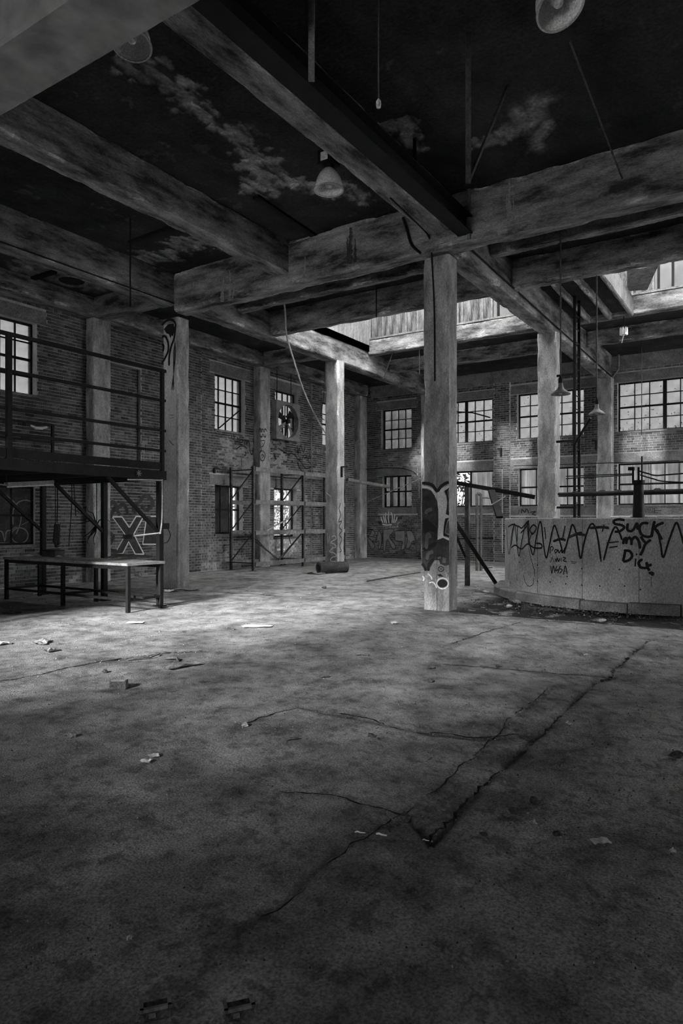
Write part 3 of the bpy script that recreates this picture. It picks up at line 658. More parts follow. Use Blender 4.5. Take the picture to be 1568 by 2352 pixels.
for k in range(9):
    y = 10.55 - k * 2.05; m = MB(); m.box(13.22, 13.28, y - .03, y + .03, 6.9, MZ1); m.build('post', 'black_steel', mon)
    m = MB(); m.box(13.24, 13.25, y - 2.0, y - .05, 6.9, MZ1 + .05); m.build('pane' if k == 0 else 'boarding', 'grimy_glass' if k == 0 else 'old_wood', mon)  # unseen near side, boards added to hold back the sun
m = MB(); m.plate([on_u(1440, 668, 17.7), on_u(1486, 664, 17.7), on_u(1512, 608, 16.6), on_u(1440, 620, 16.6)], .015); m.build('sagging_panel', 'plain_wood', mon)

# outside: ground, corrugated sheets screening the lower far windows, shrubs and a wire fence
m = MB(); m.box(-60, 80, -60, 80, -0.4, -0.32); struct(m.build('ground', 'ground_outside'))
def corrugated(label, s0, s1, z0, z1, d, mname, pitch=0.09, amp=0.018):
    n = max(4, int((s1 - s0) / pitch * 6)); V_, F_ = [], []
    for i in range(n + 1):
        s = s0 + (s1 - s0) * i / n; x = U1 + d + amp * math.sin(2 * math.pi * s / pitch)
        V_ += [(x, s, z0), (x, s, z1), (x + .004, s, z0), (x + .004, s, z1)]
    for i in range(n):
        o = 4 * i; F_ += [(o, o + 1, o + 5, o + 4), (o + 2, o + 6, o + 7, o + 3)]
    return tag(add_obj('corrugated_sheet', V_, F_, mname, smooth=True), label, 'sheet')
corrugated('translucent corrugated sheet outside the lower window left of the brick pier', 8.4, 9.55, -.32, 3.6, 0.5, 'fibreglass')
corrugated('translucent corrugated sheet outside the lower window behind the tank ladder', 5.3, 7.8, -.32, 3.6, 0.5, 'fibreglass')
for k, (a, b) in enumerate(((3.5, 4.6), (2.7, 3.55), (1.6, 2.75))):
    corrugated(('translucent corrugated sheet nearest the far column outside the right lower window', 'middle translucent sheet outside the right lower window', 'rightmost translucent sheet outside the right lower window')[k], a, b, -.32, 3.7, 0.45 + .03 * k, 'fibreglass', pitch=0.16 if k else 0.09)
def boards(label, s0, s1, z0, z1):
    t = thing('boarding', label, 'boarding', (U1 + .42, (s0 + s1) / 2, z0))
    n = 4
    for i in range(n):
        a = s0 + (s1 - s0) * i / n; m = MB(); m.box(U1 + .4, U1 + .42, a + .002, a + (s1 - s0) / n - .002, z0, z1); m.build('board', 'glowing_board', t)  # boards made translucent so daylight glows through them
boards('weathered boards nailed up outside the two corner windows', 11.4, 13.2, -.32, 6.1)
def bush(label, c, rx, rz, n, seed, size=0.09):
    rng = random.Random(seed); t = thing('shrub', label, 'shrub', (c[0], c[1], -0.32)); lv = MB(); st_ = MB()
    for i in range(7):
        a = rng.uniform(0, 6.28); st_.tube([(c[0], c[1], -.32), (c[0] + .4 * rx * math.cos(a), c[1] + .4 * rx * math.sin(a), c[2]), (c[0] + .8 * rx * math.cos(a), c[1] + .8 * rx * math.sin(a), c[2] + rz * .6)], 0.02, 5)
    for i in range(n):
        d = Vector((rng.gauss(0, 1), rng.gauss(0, 1), rng.gauss(0, 1))).normalized() * rng.uniform(.5, 1); p = Vector(c) + Vector((d.x * rx, d.y * rx, d.z * rz))
        a = Vector((rng.gauss(0, 1), rng.gauss(0, 1), rng.gauss(0, 1))).normalized() * size; b = a.cross(Vector((rng.gauss(0, 1), 1, .3))).normalized() * size * .5
        lv.add([p - a, p + b, p + a, p - b], [(0, 1, 2, 3)])
    st_.build('stem', 'leaf', t); lv.build('foliage', 'leaf', t)['kind'] = 'stuff'
bush('leafy shrub outside the open lower window behind the pallet rack', (22.2, 17.4, 1.9), 1.9, 1.3, 1100, 5)
bush('leafy shrub outside the lower far window left of the corrugated sheet', (24.4, 10.6, 2.0), 1.0, 1.5, 700, 6)
fen = thing('wire_fence', 'wire mesh fence standing outside the open lower window', 'fence', (18.2, 15.2, -.32))
m = MB()
for k in range(26):
    a = 16.6 + k * .13; m.bar((a, 15.2, .2), (a + .9, 15.2, 1.9), .008); m.bar((a + .9, 15.2, .2), (a, 15.2, 1.9), .008)
m.build('mesh', 'light_steel', fen)['kind'] = 'stuff'
m = MB(); m.tube([(16.5, 15.2, 1.9), (21, 15.2, 1.9)], .025); m.build('top_rail', 'light_steel', fen)
for x in (16.6, 20.9):
    m = MB(); m.tube([(x, 15.2, -.32), (x, 15.2, 2.0)], .03); m.build('post', 'light_steel', fen)

# sky portals for cleaner daylight (sampling aids at the added, unseen openings)
R90 = math.pi / 2
portal('portal_end', (U0 - .35, 3.5, 1.45), (0, -R90, 0), 2.9, 6.0)
portal('portal_monitor', (15.6, 1.4, 8.52), (0, 0, 0), 5.3, 18.6)
portal('portal_door', (19.4, V0 - .35, 2.8), (R90, 0, 0), 5.6, 5.6)
portal('portal_left', (2.0, V1 + .35, 4.55), (-R90, 0, 0), 2.8, 2.7)

# ================================================================== OBJECTS
# ---- round concrete tank
tank = thing('concrete_tank', 'large round concrete tank covered in black spray scribbles', 'tank', (TC.x, TC.y, 0))
TM = Matrix.Translation((TC.x, TC.y, 0)); TH = 1.49
m = MB(); m.lathe([(TR, 0.05), (TR, TH - .015), (TR - .015, TH), (TR - .19, TH), (TR - .2, TH - .01), (TR - .2, 0.1)], 144, TM); m.build('tank_wall', 'tank_concrete', tank, smooth=True)
m = MB(); m.lathe([(TR - .15, .12), (0.01, .12)], 72, TM); m.build('tank_bottom', 'concrete', tank)
rng = random.Random(3)
for k in range(26):      # kerb cast in short lengths round the foot
    a0 = 2 * math.pi * k / 26; a1 = a0 + 2 * math.pi / 26 - .006; h = 0.15 + rng.uniform(-.015, .015); r1 = TR + .20 + rng.uniform(-.015, .015)
    m = MB(); m.lathe([(TR + .002, h), (r1 - .02, h), (r1, h - .02), (r1 + .01, 0.0)], 7, TM, a0, a1)
    for a in (a0, a1): m.add([TM @ Vector((r * math.cos(a), r * math.sin(a), z)) for r, z in ((TR + .002, 0), (r1 + .01, 0), (r1, h - .02), (r1 - .02, h), (TR + .002, h))], [(0, 1, 2, 3, 4)])
    m.build('kerb_block', 'concrete', tank)
def on_tank(x, y, off=0.0):
    d = ray(x, y); R_ = TR + off; ox, oy = -TC.x, -TC.y
    A = d.x * d.x + d.y * d.y; B = 2 * (ox * d.x + oy * d.y); C = ox * ox + oy * oy - R_ * R_
    D = B * B - 4 * A * C
    if D < 0: D = 0
    t_ = (-B - math.sqrt(D)) / (2 * A); p = CAMP + d * t_
    return p, Vector((p.x - TC.x, p.y - TC.y, 0)).normalized()
for x, y in ((1193, 1291), (1234, 1298), (1234, 1335), (1263, 1337), (1299, 1341), (1336, 1344), (1377, 1346), (1336, 1306), (1422, 1308), (1302, 1324), (1434, 1346), (1470, 1354)):
    p, n = on_tank(x, y); m = MB(); m.bar(p - n * .02, p + n * .004, .022); m.build('tie_hole', 'black_paint', tank)
for x in (1234, 1337, 1467):
    p, n = on_tank(x, 1200); m = MB(); m.bar(Vector((p.x, p.y, .14)) - n * .005, Vector((p.x, p.y, TH - .02)) - n * .005, .012, .016, up=n); m.build('form_joint', 'concrete', tank)
# pump stand, pipes and cables over the tank
ag = thing('pump_stand', 'dark pump stand with motor bracket standing inside the tank', 'pump', at_fwd(1466, 1195, 12.4).to_tuple()[:2] + (0.12,))
p = at_fwd(1466, 1195, 12.4)
m = MB(); m.lathe([(.16, .12), (.15, .9), (.105, 1.5), (.085, 2.1), (.11, 2.12), (.11, 2.18), (.0, 2.18)], 16, Matrix.Translation((p.x, p.y, 0))); m.build('pedestal', 'black_steel', ag, smooth=True)
m = MB()
for dx in (-.10, .0): q_ = p + Vector((SY, -CY, 0)) * dx; m.tube([(q_.x, q_.y, 2.1), (q_.x, q_.y, 2.42)], .02)
m.tube([(p.x + SY * .06, p.y - CY * .06, 2.1), (p.x + SY * .06, p.y - CY * .06, 2.62)], .014); m.build('riser', 'black_steel', ag)
m = MB(); q_ = p - Vector((SY, -CY, 0)) * .13; m.box(q_.x - .05, q_.x + .05, q_.y - .05, q_.y + .05, 2.36, 2.42); m.build('bracket', 'black_steel', ag)
def pipe(name, label, pts, r, mname='black_steel', cat='pipe', n=8, flanges=()):
    m = MB(); m.tube(pts, r, n)
    for f in flanges:
        a, b = Vector(pts[0]), Vector(pts[-1]); c = a.lerp(b, f); d = (b - a).normalized() * .05; m.tube([c - d, c + d], r * 1.7, n)
    return tag(m.build(name, mname, smooth=True, origin=tuple(pts[0])), label, cat)
F_ = at_fwd
pipe('main_pipe', 'thick black pipe spanning above the tank from the ladder to the right edge', [F_(1283, 1135, 15.4), F_(1568, 1127, 12.0), F_(1700, 1123, 11.2)], .035, flanges=(.12, .3, .4, .62))
pipe('thin_pipe', 'thin pipe running just below the thick black pipe over the tank', [F_(1283, 1140, 15.45), F_(1568, 1133, 12.0), F_(1700, 1130, 11.2)], .014)
pipe('guard_rail', 'upper thin rail crossing the lower far windows above the tank', [F_(1300, 1094, 15.6), F_(1455, 1088, 13.6)], .012)
pipe('guard_rail', 'lower thin rail crossing the lower far windows above the tank', [F_(1300, 1099, 15.6), F_(1452, 1091, 13.6)], .012)
def cable(name, label, pts, r=.01, mname='black_steel', cat='cable'):
    P_ = [Vector(a) for a in pts]; out = []
    for i in range(len(P_) - 1):
        p0, p1, p2, p3 = P_[max(i - 1, 0)], P_[i], P_[i + 1], P_[min(i + 2, len(P_) - 1)]
        for k in range(6):
            t_ = k / 6; out.append(0.5 * ((2 * p1) + (p2 - p0) * t_ + (2 * p0 - 5 * p1 + 4 * p2 - p3) * t_ * t_ + (3 * p1 - p0 - 3 * p2 + p3) * t_ ** 3))
    out.append(P_[-1]); m = MB(); m.tube(out, r, 6); return tag(m.build(name, mname, smooth=True, origin=tuple(P_[0])), label, cat)
cable('sagging_cable', 'upper black cable sagging from the pump stand to the right edge', [F_(1468, 1082, 12.4), F_(1485, 1087, 12.3), F_(1505, 1092, 12.2), F_(1535, 1090, 12), F_(1640, 1082, 11.8)], .014)
cable('sagging_cable', 'lower black cable sagging from the pump stand to the right edge', [F_(1470, 1091, 12.4), F_(1500, 1100, 12.2), F_(1530, 1106, 12), F_(1640, 1110, 11.8)], .012)
cable('wall_cable', 'thin cable strung across the far wall above the lower windows', [on_u(1180, 1070, 22.2), on_u(1260, 1068, 22.2), on_u(1372, 1064, 22.1), on_u(1450, 1062, 22.3), on_u(1560, 1058, 22.4)], .012)
m = MB(); c = F_(1424, 1180, 13.6); m.lathe([(.16, 0), (.175, .012), (.19, 0), (.175, -.012), (.16, 0)], 28, Matrix.Translation((c.x, c.y, 1.5 + .012)))
# ring lies on a plank across the tank
pl_ = MB(); a, b = F_(1395, 1183, 13.9), F_(1455, 1183, 13.2); pl_.bar((a.x - .6, a.y - .2, 1.49), (b.x + .3, b.y - .7, 1.49), .3, .02)
tag(pl_.build('plank', 'plain_wood'), 'narrow plank laid inside across the tank rim', 'plank')
tag(m.build('hoop', 'light_steel', smooth=True), 'pale metal hoop lying on the plank in the tank', 'hoop')

# ---- ladder at the column behind the tank
lad = thing('wall_ladder', 'tall black steel ladder fixed beside the column behind the tank', 'ladder', (16.2, 4.05, 0))
for u in (15.98, 16.38):
    m = MB(); m.bar((u, 4.05, 0), (u, 4.05, 6.9), .06, .04); m.build('rail', 'black_steel', lad)
for k in range(21):
    m = MB(); m.tube([(15.98, 4.05, .3 + k * .31), (16.38, 4.05, .3 + k * .31)], .013, 6); m.build('rung', 'black_steel', lad)
for z in (1.75, 3.3, 4.85):
    m = MB(); m.bar((16.18, 4.05, z), (16.18, 4.52, z), .05, .05); m.build('bracket', 'black_steel', lad)
# lamp arm to the far column
pipe('strut', 'diagonal black strut between the ladder and the right enamel lamp', [(15.98, 4.05, 3.2), F_(1356, 960, 15.0)], .03, cat='strut')

# ---- lamps
def bell_lamp(label, c, r, tilt=0.0, taz=0.0, top=None, seed=1):
    """factory high bay lamp: c = centre of the rim"""
    t_ = thing('bell_lamp', label, 'lamp', c); k = r / .205; h = .30 * k
    M_ = Matrix.Translation(c) @ Matrix.Rotation(taz, 4, 'Z') @ Matrix.Rotation(tilt, 4, 'X')
    m = MB(); prof = [(r, 0), (r * .985, .02 * k), (r * .93, .09 * k), (r * .83, .16 * k), (r * .66, .23 * k), (r * .45, .28 * k), (r * .34, h)]
    m.lathe(prof, 40, M_); m.lathe([(a - .006, z) for a, z in prof][::-1], 40, M_); m.build('shade', 'lamp_steel', t_, smooth=True)
    m = MB(); m.lathe([(r - .008, -.004), (r + .008, -.004), (r + .008, .012), (r - .008, .012), (r - .008, -.004)], 40, M_); m.build('rim', 'light_steel', t_, smooth=True)
    m = MB(); m.lathe([(.001, .03 * k), (.04 * k, .05 * k), (.055 * k, .1 * k), (.035 * k, .2 * k), (.03 * k, h)], 16, M_); m.build('bulb', 'paper', t_, smooth=True)
    m = MB(); m.lathe([(r * .36, h - .01), (r * .36, h + .05 * k), (r * .2, h + .06 * k)], 20, M_); m.build('neck', 'black_steel', t_, smooth=True)
    m = MB(); m.box(-.12 * k, .12 * k, -.11 * k, .11 * k, h + .05 * k, h + .24 * k); m.V = [tuple(M_ @ Vector(v)) for v in m.V]; b = m.build('ballast_box', 'black_steel', t_)
    m = MB(); m.box(-.122 * k, -.121 * k, -.06 * k, .06 * k, h + .08 * k, h + .2 * k); m.V = [tuple(M_ @ Vector(v)) for v in m.V]; m.build('rating_label', 'paper', b)
    p0 = M_ @ Vector((0, 0, h + .24 * k)); m = MB()
    for i in range(4):
        a = Vector(p0).lerp(Vector((p0.x, p0.y, ZS)), i / 4); b_ = Vector(p0).lerp(Vector((p0.x, p0.y, ZS)), (i + 1) / 4); m.bar(a, b_, .035 if i % 2 else .012, .012 if i % 2 else .035)
    m.build('chain', 'grey_steel', t_)
    return t_
bell_lamp('bell shaped factory lamp hanging beside the long beam at the centre', on_v(755, 437, 5.30), .20)
bell_lamp('bell shaped lamp half hidden behind the pale girder at top left', at_fwd(302, 104, 6.5), .185, tilt=.22, taz=YAW + 1.57)
bell_lamp('tilted bell shaped lamp cut off by the top edge at right', at_fwd(1287, 18, 5.9), .205, tilt=.42, taz=YAW + 2.1)
def enamel_lamp(label, c, r, top):
    t_ = thing('enamel_lamp', label, 'lamp', c, ); M_ = Matrix.Translation(c)
    m = MB(); prof = [(r, 0), (r * .98, .015), (r * .72, .05), (r * .4, .085), (r * .26, .13), (r * .22, .2)]
    m.lathe(prof, 32, M_); m.lathe([(a - .004, z - .002) for a, z in prof][::-1], 32, M_); m.build('shade', 'grey_steel', t_, smooth=True)
    m = MB(); m.lathe([(r * .24, .19), (r * .24, .27), (r * .12, .3), (.012, .33)], 16, M_); m.build('socket', 'black_steel', t_, smooth=True)
    m = MB(); m.lathe([(.001, -.01), (.03, .01), (.035, .05), (.02, .1)], 12, M_); m.build('bulb', 'light_steel', t_, smooth=True)
    m = MB(); m.tube([(c[0], c[1], c[2] + .3), (c[0], c[1], top)], .014, 8); m.build('stem', 'rusty_steel', t_)
enamel_lamp('enamel shade lamp on a long stem before the ladder', at_fwd(1287, 906, 11.6), .165, 6.62)
enamel_lamp('enamel shade lamp hanging before the far column at right', at_fwd(1370, 952, 12.72), .15, 6.04)
pend = thing('bare_socket', 'bare lamp socket dangling on a long thin cord near the top', 'lamp', at_fwd(869, 240, 6.2))
p = at_fwd(869, 240, 6.2)
m = MB(); m.tube([p + Vector((0, 0, .03)), (p.x, p.y, ZS)], .006, 6); m.build('cord', 'rope', pend)
m = MB(); m.lathe([(.001, -.03), (.018, -.03), (.024, 0), (.022, .03), (.008, .05)], 12, Matrix.Translation(p)); m.build('socket', 'paper', pend, smooth=True)
hk = thing('finned_fitting', 'small pale finned light fitting hanging under the kerb beam at right', 'lamp', on_u(1432, 790, 17.9)); p = on_u(1432, 762, 17.9)
m = MB(); m.tube([p + Vector((0, 0, .1)), (p.x, p.y, 6.5)], .012, 6); m.build('stem', 'black_steel', hk)
for k in range(8):
    a = k * math.pi / 4; m = MB(); c = p + Vector((.08 * math.cos(a), .08 * math.sin(a), 0)); m.bar(c + Vector((0, 0, -.08)), c + Vector((0, 0, .1)), .035, .012); m.build('fin', 'paper', hk)
m = MB(); m.tube([p + Vector((0, 0, -.05)), p + Vector((-.04, .04, -.28))], .012, 6); m.build('pull_rod', 'light_steel', hk)

# ---- crane rail, hangers, rods under the roof
cr = thing('crane_rail', 'black steel I beam rail running beside the long concrete beam overhead', 'crane rail', (4, 4.2, 5.9))
m = MB(); m.box(4.06, 9.93, 4.06, 4.30, 5.90, 5.915); m.build('bottom_flange', 'black_steel', cr)
m = MB(); m.box(4.06, 9.93, 4.173, 4.187, 5.915, 6.16); m.build('web', 'black_steel', cr)
m = MB(); m.box(4.06, 9.93, 4.06, 4.30, 6.16, 6.175); m.build('top_flange', 'black_steel', cr)
for u in (4.4, 8.2):
    m = MB(); m.bar((u, 4.18, 6.17), (u, 4.18, ZS), .05, .01); m.build('hanger', 'black_steel', cr)
def hanger(label, x, y, f, w, mname='grey_steel'):
    p = at_fwd(x, y, f); m = MB(); m.bar(p, (p.x, p.y, ZS), w, .04, up=(CY, SY, 0)); return tag(m.build('hanger_bar', mname), label, 'bar')
hanger('flat steel hanger bar dropping from the ceiling at top centre', 715, 185, 6.35, .058)
hanger('thin steel hanger bar dropping from the dark ceiling right of centre', 1075, 420, 7.2, .05, 'rusty_steel')
p = at_fwd(1075, 418, 7.2); q_ = on_z(1165, 200, ZS)
m = MB(); m.bar(p, q_, .03); tag(m.build('diagonal_brace', 'rusty_steel'), 'thin diagonal brace joining the right hanger bar to the ceiling', 'brace')
p = on_u(1076, 533, 9.92)
m = MB(); m.bar((9.925, p.y, 5.82), (9.925, p.y, ZS), .05, .03); tag(m.build('conduit', 'grey_steel'), 'vertical steel strip on the face of the flaking cross beam', 'conduit')
pipe('stay_rod', 'thin slanting stay rod under the dark ceiling at right', [on_z(1308, 95, ZS), on_u(1428, 410, 9.93)], .012, 'rusty_steel', 'rod')
pipe('drop_rod', 'thin vertical rod hanging before the short beam at left', [at_fwd(299, 705, 11.6), tuple(at_fwd(299, 705, 11.6))[:2] + (ZS,)], .013, 'black_steel', 'rod')
for lb, (x0, y0), (x1, y1) in (('dark steel strip on the ceiling left of the mid bay beam', (300, 555), (395, 520)), ('dark steel strip on the ceiling by the left wall', (60, 643), (125, 622)),
                               ('dark steel strip on the ceiling above the bell lamp', (587, 449), (724, 541))):
    a, b = on_z(x0, y0, ZS), on_z(x1, y1, ZS); m = MB(); m.bar((a.x, a.y, ZS - .02), (b.x, b.y, ZS - .02), .12, .05); tag(m.build('ceiling_channel', 'black_steel'), lb, 'channel')
vt = thing('ceiling_vent', 'round black vent opening in the ceiling above the left wall', 'vent', (9.05, 12.84, ZS - .03))
m = MB(); m.lathe([(.26, 0), (.33, -.03), (.34, 0.01)], 32, Matrix.Translation((9.05, 12.84, ZS - .005))); m.build('vent_collar', 'ceiling_plaster', vt, vattr=('peel', [6.0] * 96))
m = MB(); m.lathe([(.26, -.004), (.001, -.004)], 32, Matrix.Translation((9.05, 12.84, ZS - .004))); m.build('vent_mouth', 'black_paint', vt)
# conduit down the front column and along the beams
cable('conduit', 'thin conduit running down the face of the foreground column', [on_z(896, 455, 6.03), on_z(940, 497, 6.03), on_u(985, 545, 9.92), Vector((10.02, on_u(992, 570, 10.02).y, 5.6)), Vector((10.02, on_u(997, 700, 10.02).y, 4.8)), Vector((10.02, on_u(998, 850, 10.02).y, 3.7))], .012, cat='conduit')
cable('conduit', 'black bent conduit hanging off the beam left of the foreground column', [on_u(925, 500, 9.9), on_u(935, 530, 9.9), on_u(945, 562, 9.9), on_u(966, 582, 9.92)], .022, cat='conduit')
pipe('conduit', 'thin conduit along the beam over the tank', [Vector((10.45, 4.50, 6.1)), Vector((16.0, 4.50, 6.0)), Vector((22.2, 4.50, 5.9))], .014, cat='conduit')
pipe('conduit', 'conduit along the bottom of the beam beside the mezzanine', [Vector((4.1, 10.66, 5.97)), Vector((9.95, 10.66, 5.97))], .014, cat='conduit')
# rain pipe at the right far window
pipe('rain_pipe', 'grey downpipe with a bend left of the right far window', [on_u(1420, 815, 22.3), on_u(1420, 848, 22.3), on_u(1402, 872, 22.3), on_u(1402, 1010, 22.3), on_u(1402, 1185, 22.3)], .035, 'grey_steel')
pipe('wall_conduit', 'thin conduit down the far column behind the tank', [on_u(1370, 1060, 22.15), on_u(1370, 1250, 22.15)], .02, 'light_steel', 'conduit')
pipe('wall_conduit', 'thin pale conduit down the brick pier of the far wall', [on_u(1153, 1078, 22.4), on_u(1153, 1270, 22.4)], .018, 'light_steel', 'conduit')
for lb, x, y, uv in (('hook shaped black bracket on the far brick pier', 1150, 1030, 22.4), ('small black bracket on the far column behind the tank', 1368, 1012, 22.2)):
    p = on_u(x, y, uv); m = MB(); m.bar(p, p + Vector((0, 0, -.28)), .06); m.bar(p + Vector((0, .12, 0)), p + Vector((0, -.02, 0)), .04); tag(m.build('wall_bracket', 'black_steel'), lb, 'bracket')
for lb, x, y, vv in (('black angle bracket on the left wall beside the rack', 492, 1075, V1 - .06),):
    p = on_v(x, y, vv); m = MB(); m.bar(p, p + Vector((0, 0, -.15)), .05); m.bar(p, p + Vector((.2, 0, 0)), .03); tag(m.build('wall_bracket', 'black_steel'), lb, 'bracket')
p = on_u(783, 1068, 16.1); m = MB(); m.bar((16.28, 10.63, 2.98), (16.28, 10.63, 2.68), .05); m.bar((16.28, 10.63, 2.98), (16.45, 10.55, 2.99), .04); tag(m.build('wall_bracket', 'black_steel'), 'black bracket on the side of the middle column', 'bracket')

# ---- steel mezzanine
MZ = 2.29
mez = thing('mezzanine_platform', 'black steel mezzanine platform with tall railing along the left side', 'platform', (6.5, 10.4, 0))
m = MB(); m.box(-1.0, 8.0, 8.76, 8.84, 2.13, 2.28); m.build('edge_channel', 'black_steel', mez)
m = MB(); m.box(7.93, 8.0, 8.84, 12.25, 2.13, 2.28); m.build('edge_channel', 'black_steel', mez)
m = MB(); m.box(-1.0, 8.0, 12.2, 12.28, 2.13, 2.28); m.build('edge_channel', 'black_steel', mez)
for k in range(9):
    m = MB(); u = .4 + k * .9; m.box(u, u + .05, 8.84, 12.2, 2.13, 2.25); m.build('joist', 'black_steel', mez)
m = MB()
for k in range(190):     # open grating: bearing bars
    u = -.98 + k * .047
    if u < 7.95: m.box(u, u + .006, 8.8, 12.24, 2.262, 2.292)
for k in range(20): m.box(-1, 7.98, 8.84 + k * .18, 8.85 + k * .18, 2.28, 2.293)
g_ = m.build('grating', 'grey_steel', mez); g_['kind'] = 'stuff'
for u, w in ((5.23, .065), (7.93, .055), (2.5, .06), (-.2, .06)):
    m = MB(); m.bar((u, 8.79, 2.13), (u, 8.79, 3.99), w); m.build('railing_post', 'black_steel', mez)
for z, w in ((3.97, .05), (3.47, .042), (2.96, .042), (2.62, .04)):
    m = MB(); m.bar((-.9, 8.79, z), (8.0, 8.79, z), w); m.build('rail', 'black_steel', mez)
m = MB(); m.box(-.9, 7.95, 8.775, 8.79, 2.30, 2.42); m.build('toe_board', 'black_steel', mez)
for z in (3.27, 2.95): m = MB(); m.bar((3.0, 11.8, z), (7.93, 11.8, z), .035); m.build('rear_rail', 'black_steel', mez)
for u in (5.5, 7.9): m = MB(); m.bar((u, 11.8, 2.28), (u, 11.8, 3.29), .045); m.build('rear_post', 'black_steel', mez)
for v in (8.85, 10.3, 12.15):
    m = MB(); m.bar((7.93, v, 0), (7.93, v, 2.14), .085); leg = m.build('leg', 'black_steel', mez)
    m = MB(); m.box(7.85, 8.01, v - .08, v + .08, 0, .012); m.build('base_plate', 'black_steel', leg)
    m = MB(); m.bar((7.93, v, 1.22), (6.86, v, 2.14), .05); m.build('knee_brace', 'black_steel', mez)
    m = MB(); m.bar((2.5, v, 0), (2.5, v, 2.14), .085); m.build('leg', 'black_steel', mez)
cable('conduit', 'pale conduit bent round the front leg of the mezzanine', [Vector((7.2, 8.78, 2.10)), Vector((7.84, 8.76, 2.12)), Vector((7.9, 8.76, 2.08)), Vector((7.9, 8.76, 1.5)), Vector((7.86, 8.76, 1.22))], .012, 'light_steel', 'conduit')
pipe('conduit', 'short pale conduit reaching from the mezzanine leg over the bench', [Vector((7.9, 8.78, 1.24)), on_v(306, 1231, 9.2)], .012, 'light_steel', 'conduit')
p = on_v(295, 1232, 9.2); m = MB(); m.box(p.x - .09, p.x + .05, p.y - .03, p.y + .03, p.z - .04, p.z + .03); tag(m.build('junction_box', 'black_steel'), 'small black junction box at the end of the pale conduit', 'box')
p = on_v(374, 1207, 8.84); m = MB(); m.box(7.98, 8.1, 8.8, 8.88, p.z - .06, p.z + .04); sw = tag(m.build('switch_box', 'black_steel'), 'small black switch box on the mezzanine leg', 'box')
cable('wire_loop', 'loop of black wire hanging from the switch box', [Vector((8.08, 8.82, p.z - .05)), Vector((8.12, 8.80, p.z - .16)), Vector((8.06, 8.79, p.z - .27)), Vector((7.97, 8.79, p.z - .3))], .008)
tube_ = thing('fluorescent_fitting', 'dusty strip light hanging under the mezzanine at left', 'lamp', on_v(65, 1112, 9.6)); a, b = on_v(14, 1112, 9.6), on_v(120, 1107, 9.6)
m = MB(); m.bar(a, b, .10, .05); m.build('housing', 'grey_steel', tube_); m = MB(); m.tube([a + Vector((0, -.03, -.04)), b + Vector((0, -.03, -.04))], .015); m.build('lamp_tube', 'light_steel', tube_)
for p in (a, b): m = MB(); m.bar(p, (p.x, p.y, 2.14), .012); m.build('hanger', 'black_steel', tube_)
rg = MB(); pa, pb = on_v(70, 977, 11.8), on_v(108, 981, 11.8); rg.tube([pa, pa.lerp(pb, .3) + Vector((0, 0, -.04)), pa.lerp(pb, .7) + Vector((0, 0, -.03)), pb], [.015, .03, .03, .02], 8); tag(rg.build('rag', 'paper', smooth=True), 'white rag draped over the rear rail of the mezzanine', 'rag')
m = MB(); p = on_v(318, 1087, 8.74); 
for k in range(7):
    a = k * .9; m.bar(p + Vector((.0, -.005, 0)), p + Vector((.05 * math.cos(a), -.012, .05 * math.sin(a))), .012)
m.build('paint_splat', 'grey_paint', mez)
cable('hanging_wire', 'left wire dangling under the mezzanine before the brick wall', [on_v(131, 1112, 11), on_v(132, 1150, 11), on_v(131, 1200, 11)], .012)
cable('hanging_wire', 'middle wire dangling under the mezzanine before the brick wall', [on_v(165, 1108, 11), on_v(164, 1170, 11), on_v(158, 1255, 11)], .010)
cable('hanging_wire', 'right wire dangling under the mezzanine before the brick wall', [on_v(169, 1108, 11), on_v(172, 1150, 11), on_v(174, 1185, 11)], .010)
m = MB(); rng = random.Random(9); p = on_v(222, 1205, 10.45)
for k in range(9):
    a = rng.uniform(0, 6.28); pts = [p]
    for j in range(4): pts.append(pts[-1] + Vector((.1 * math.cos(a) + rng.uniform(-.05, .05), rng.uniform(-.04, .04), .1 * math.sin(a) + rng.uniform(-.06, .08))))
    m.tube(pts, [.014, .012, .009, .006, .004], 5)
m.tube([p, (p.x, p.y, 2.265)], .008, 5); tag(m.build('wire_tangle', 'black_steel'), 'tangle of twisted dark wire hanging behind the middle mezzanine leg', 'wire')
m = MB(); p = on_v(127, 1210, 11.72)
for k in range(5): m.bar(p + Vector((k * .02, 0, .05)), p + Vector((k * .025 - .03, 0, -.3 - .05 * (k % 3))), .03)
m.bar(p + Vector((0, 0, .05)), (p.x, p.y, 2.265), .012); tag(m.build('hanging_straps', 'black_steel'), 'bundle of dark straps hanging beside the left mezzanine leg', 'straps')

# ---- work bench
bn = thing('work_bench', 'long steel work bench with a dirty top in front of the mezzanine legs', 'bench', (7.42, 10.3, 0))
m = MB(); m.box(7.04, 7.80, 8.58, 12.02, .735, .775); m.build('bench_top', 'bench_top', bn)
for v in (8.62, 10.28, 11.97):
    for u in (7.08, 7.74):
        m = MB(); m.bar((u, v, 0), (u, v, .735), .055); m.build('leg', 'black_steel', bn)
    m = MB(); m.bar((7.08, v, .2), (7.74, v, .2), .04); m.build('cross_rail', 'black_steel', bn)
for u in (7.08, 7.74):
    m = MB(); m.bar((u, 8.62, .2), (u, 11.97, .2), .04); m.build('long_rail', 'black_steel', bn)
    m = MB(); m.bar((u, 8.62, .70), (u, 11.97, .70), .05); m.build('apron', 'black_steel', bn)
m = MB(); m.bar((7.2, 8.4, .235), (7.55, 10.2, .235), .035); tag(m.build('loose_bar', 'black_steel'), 'loose steel bar lying on the lower rails of the bench', 'bar')
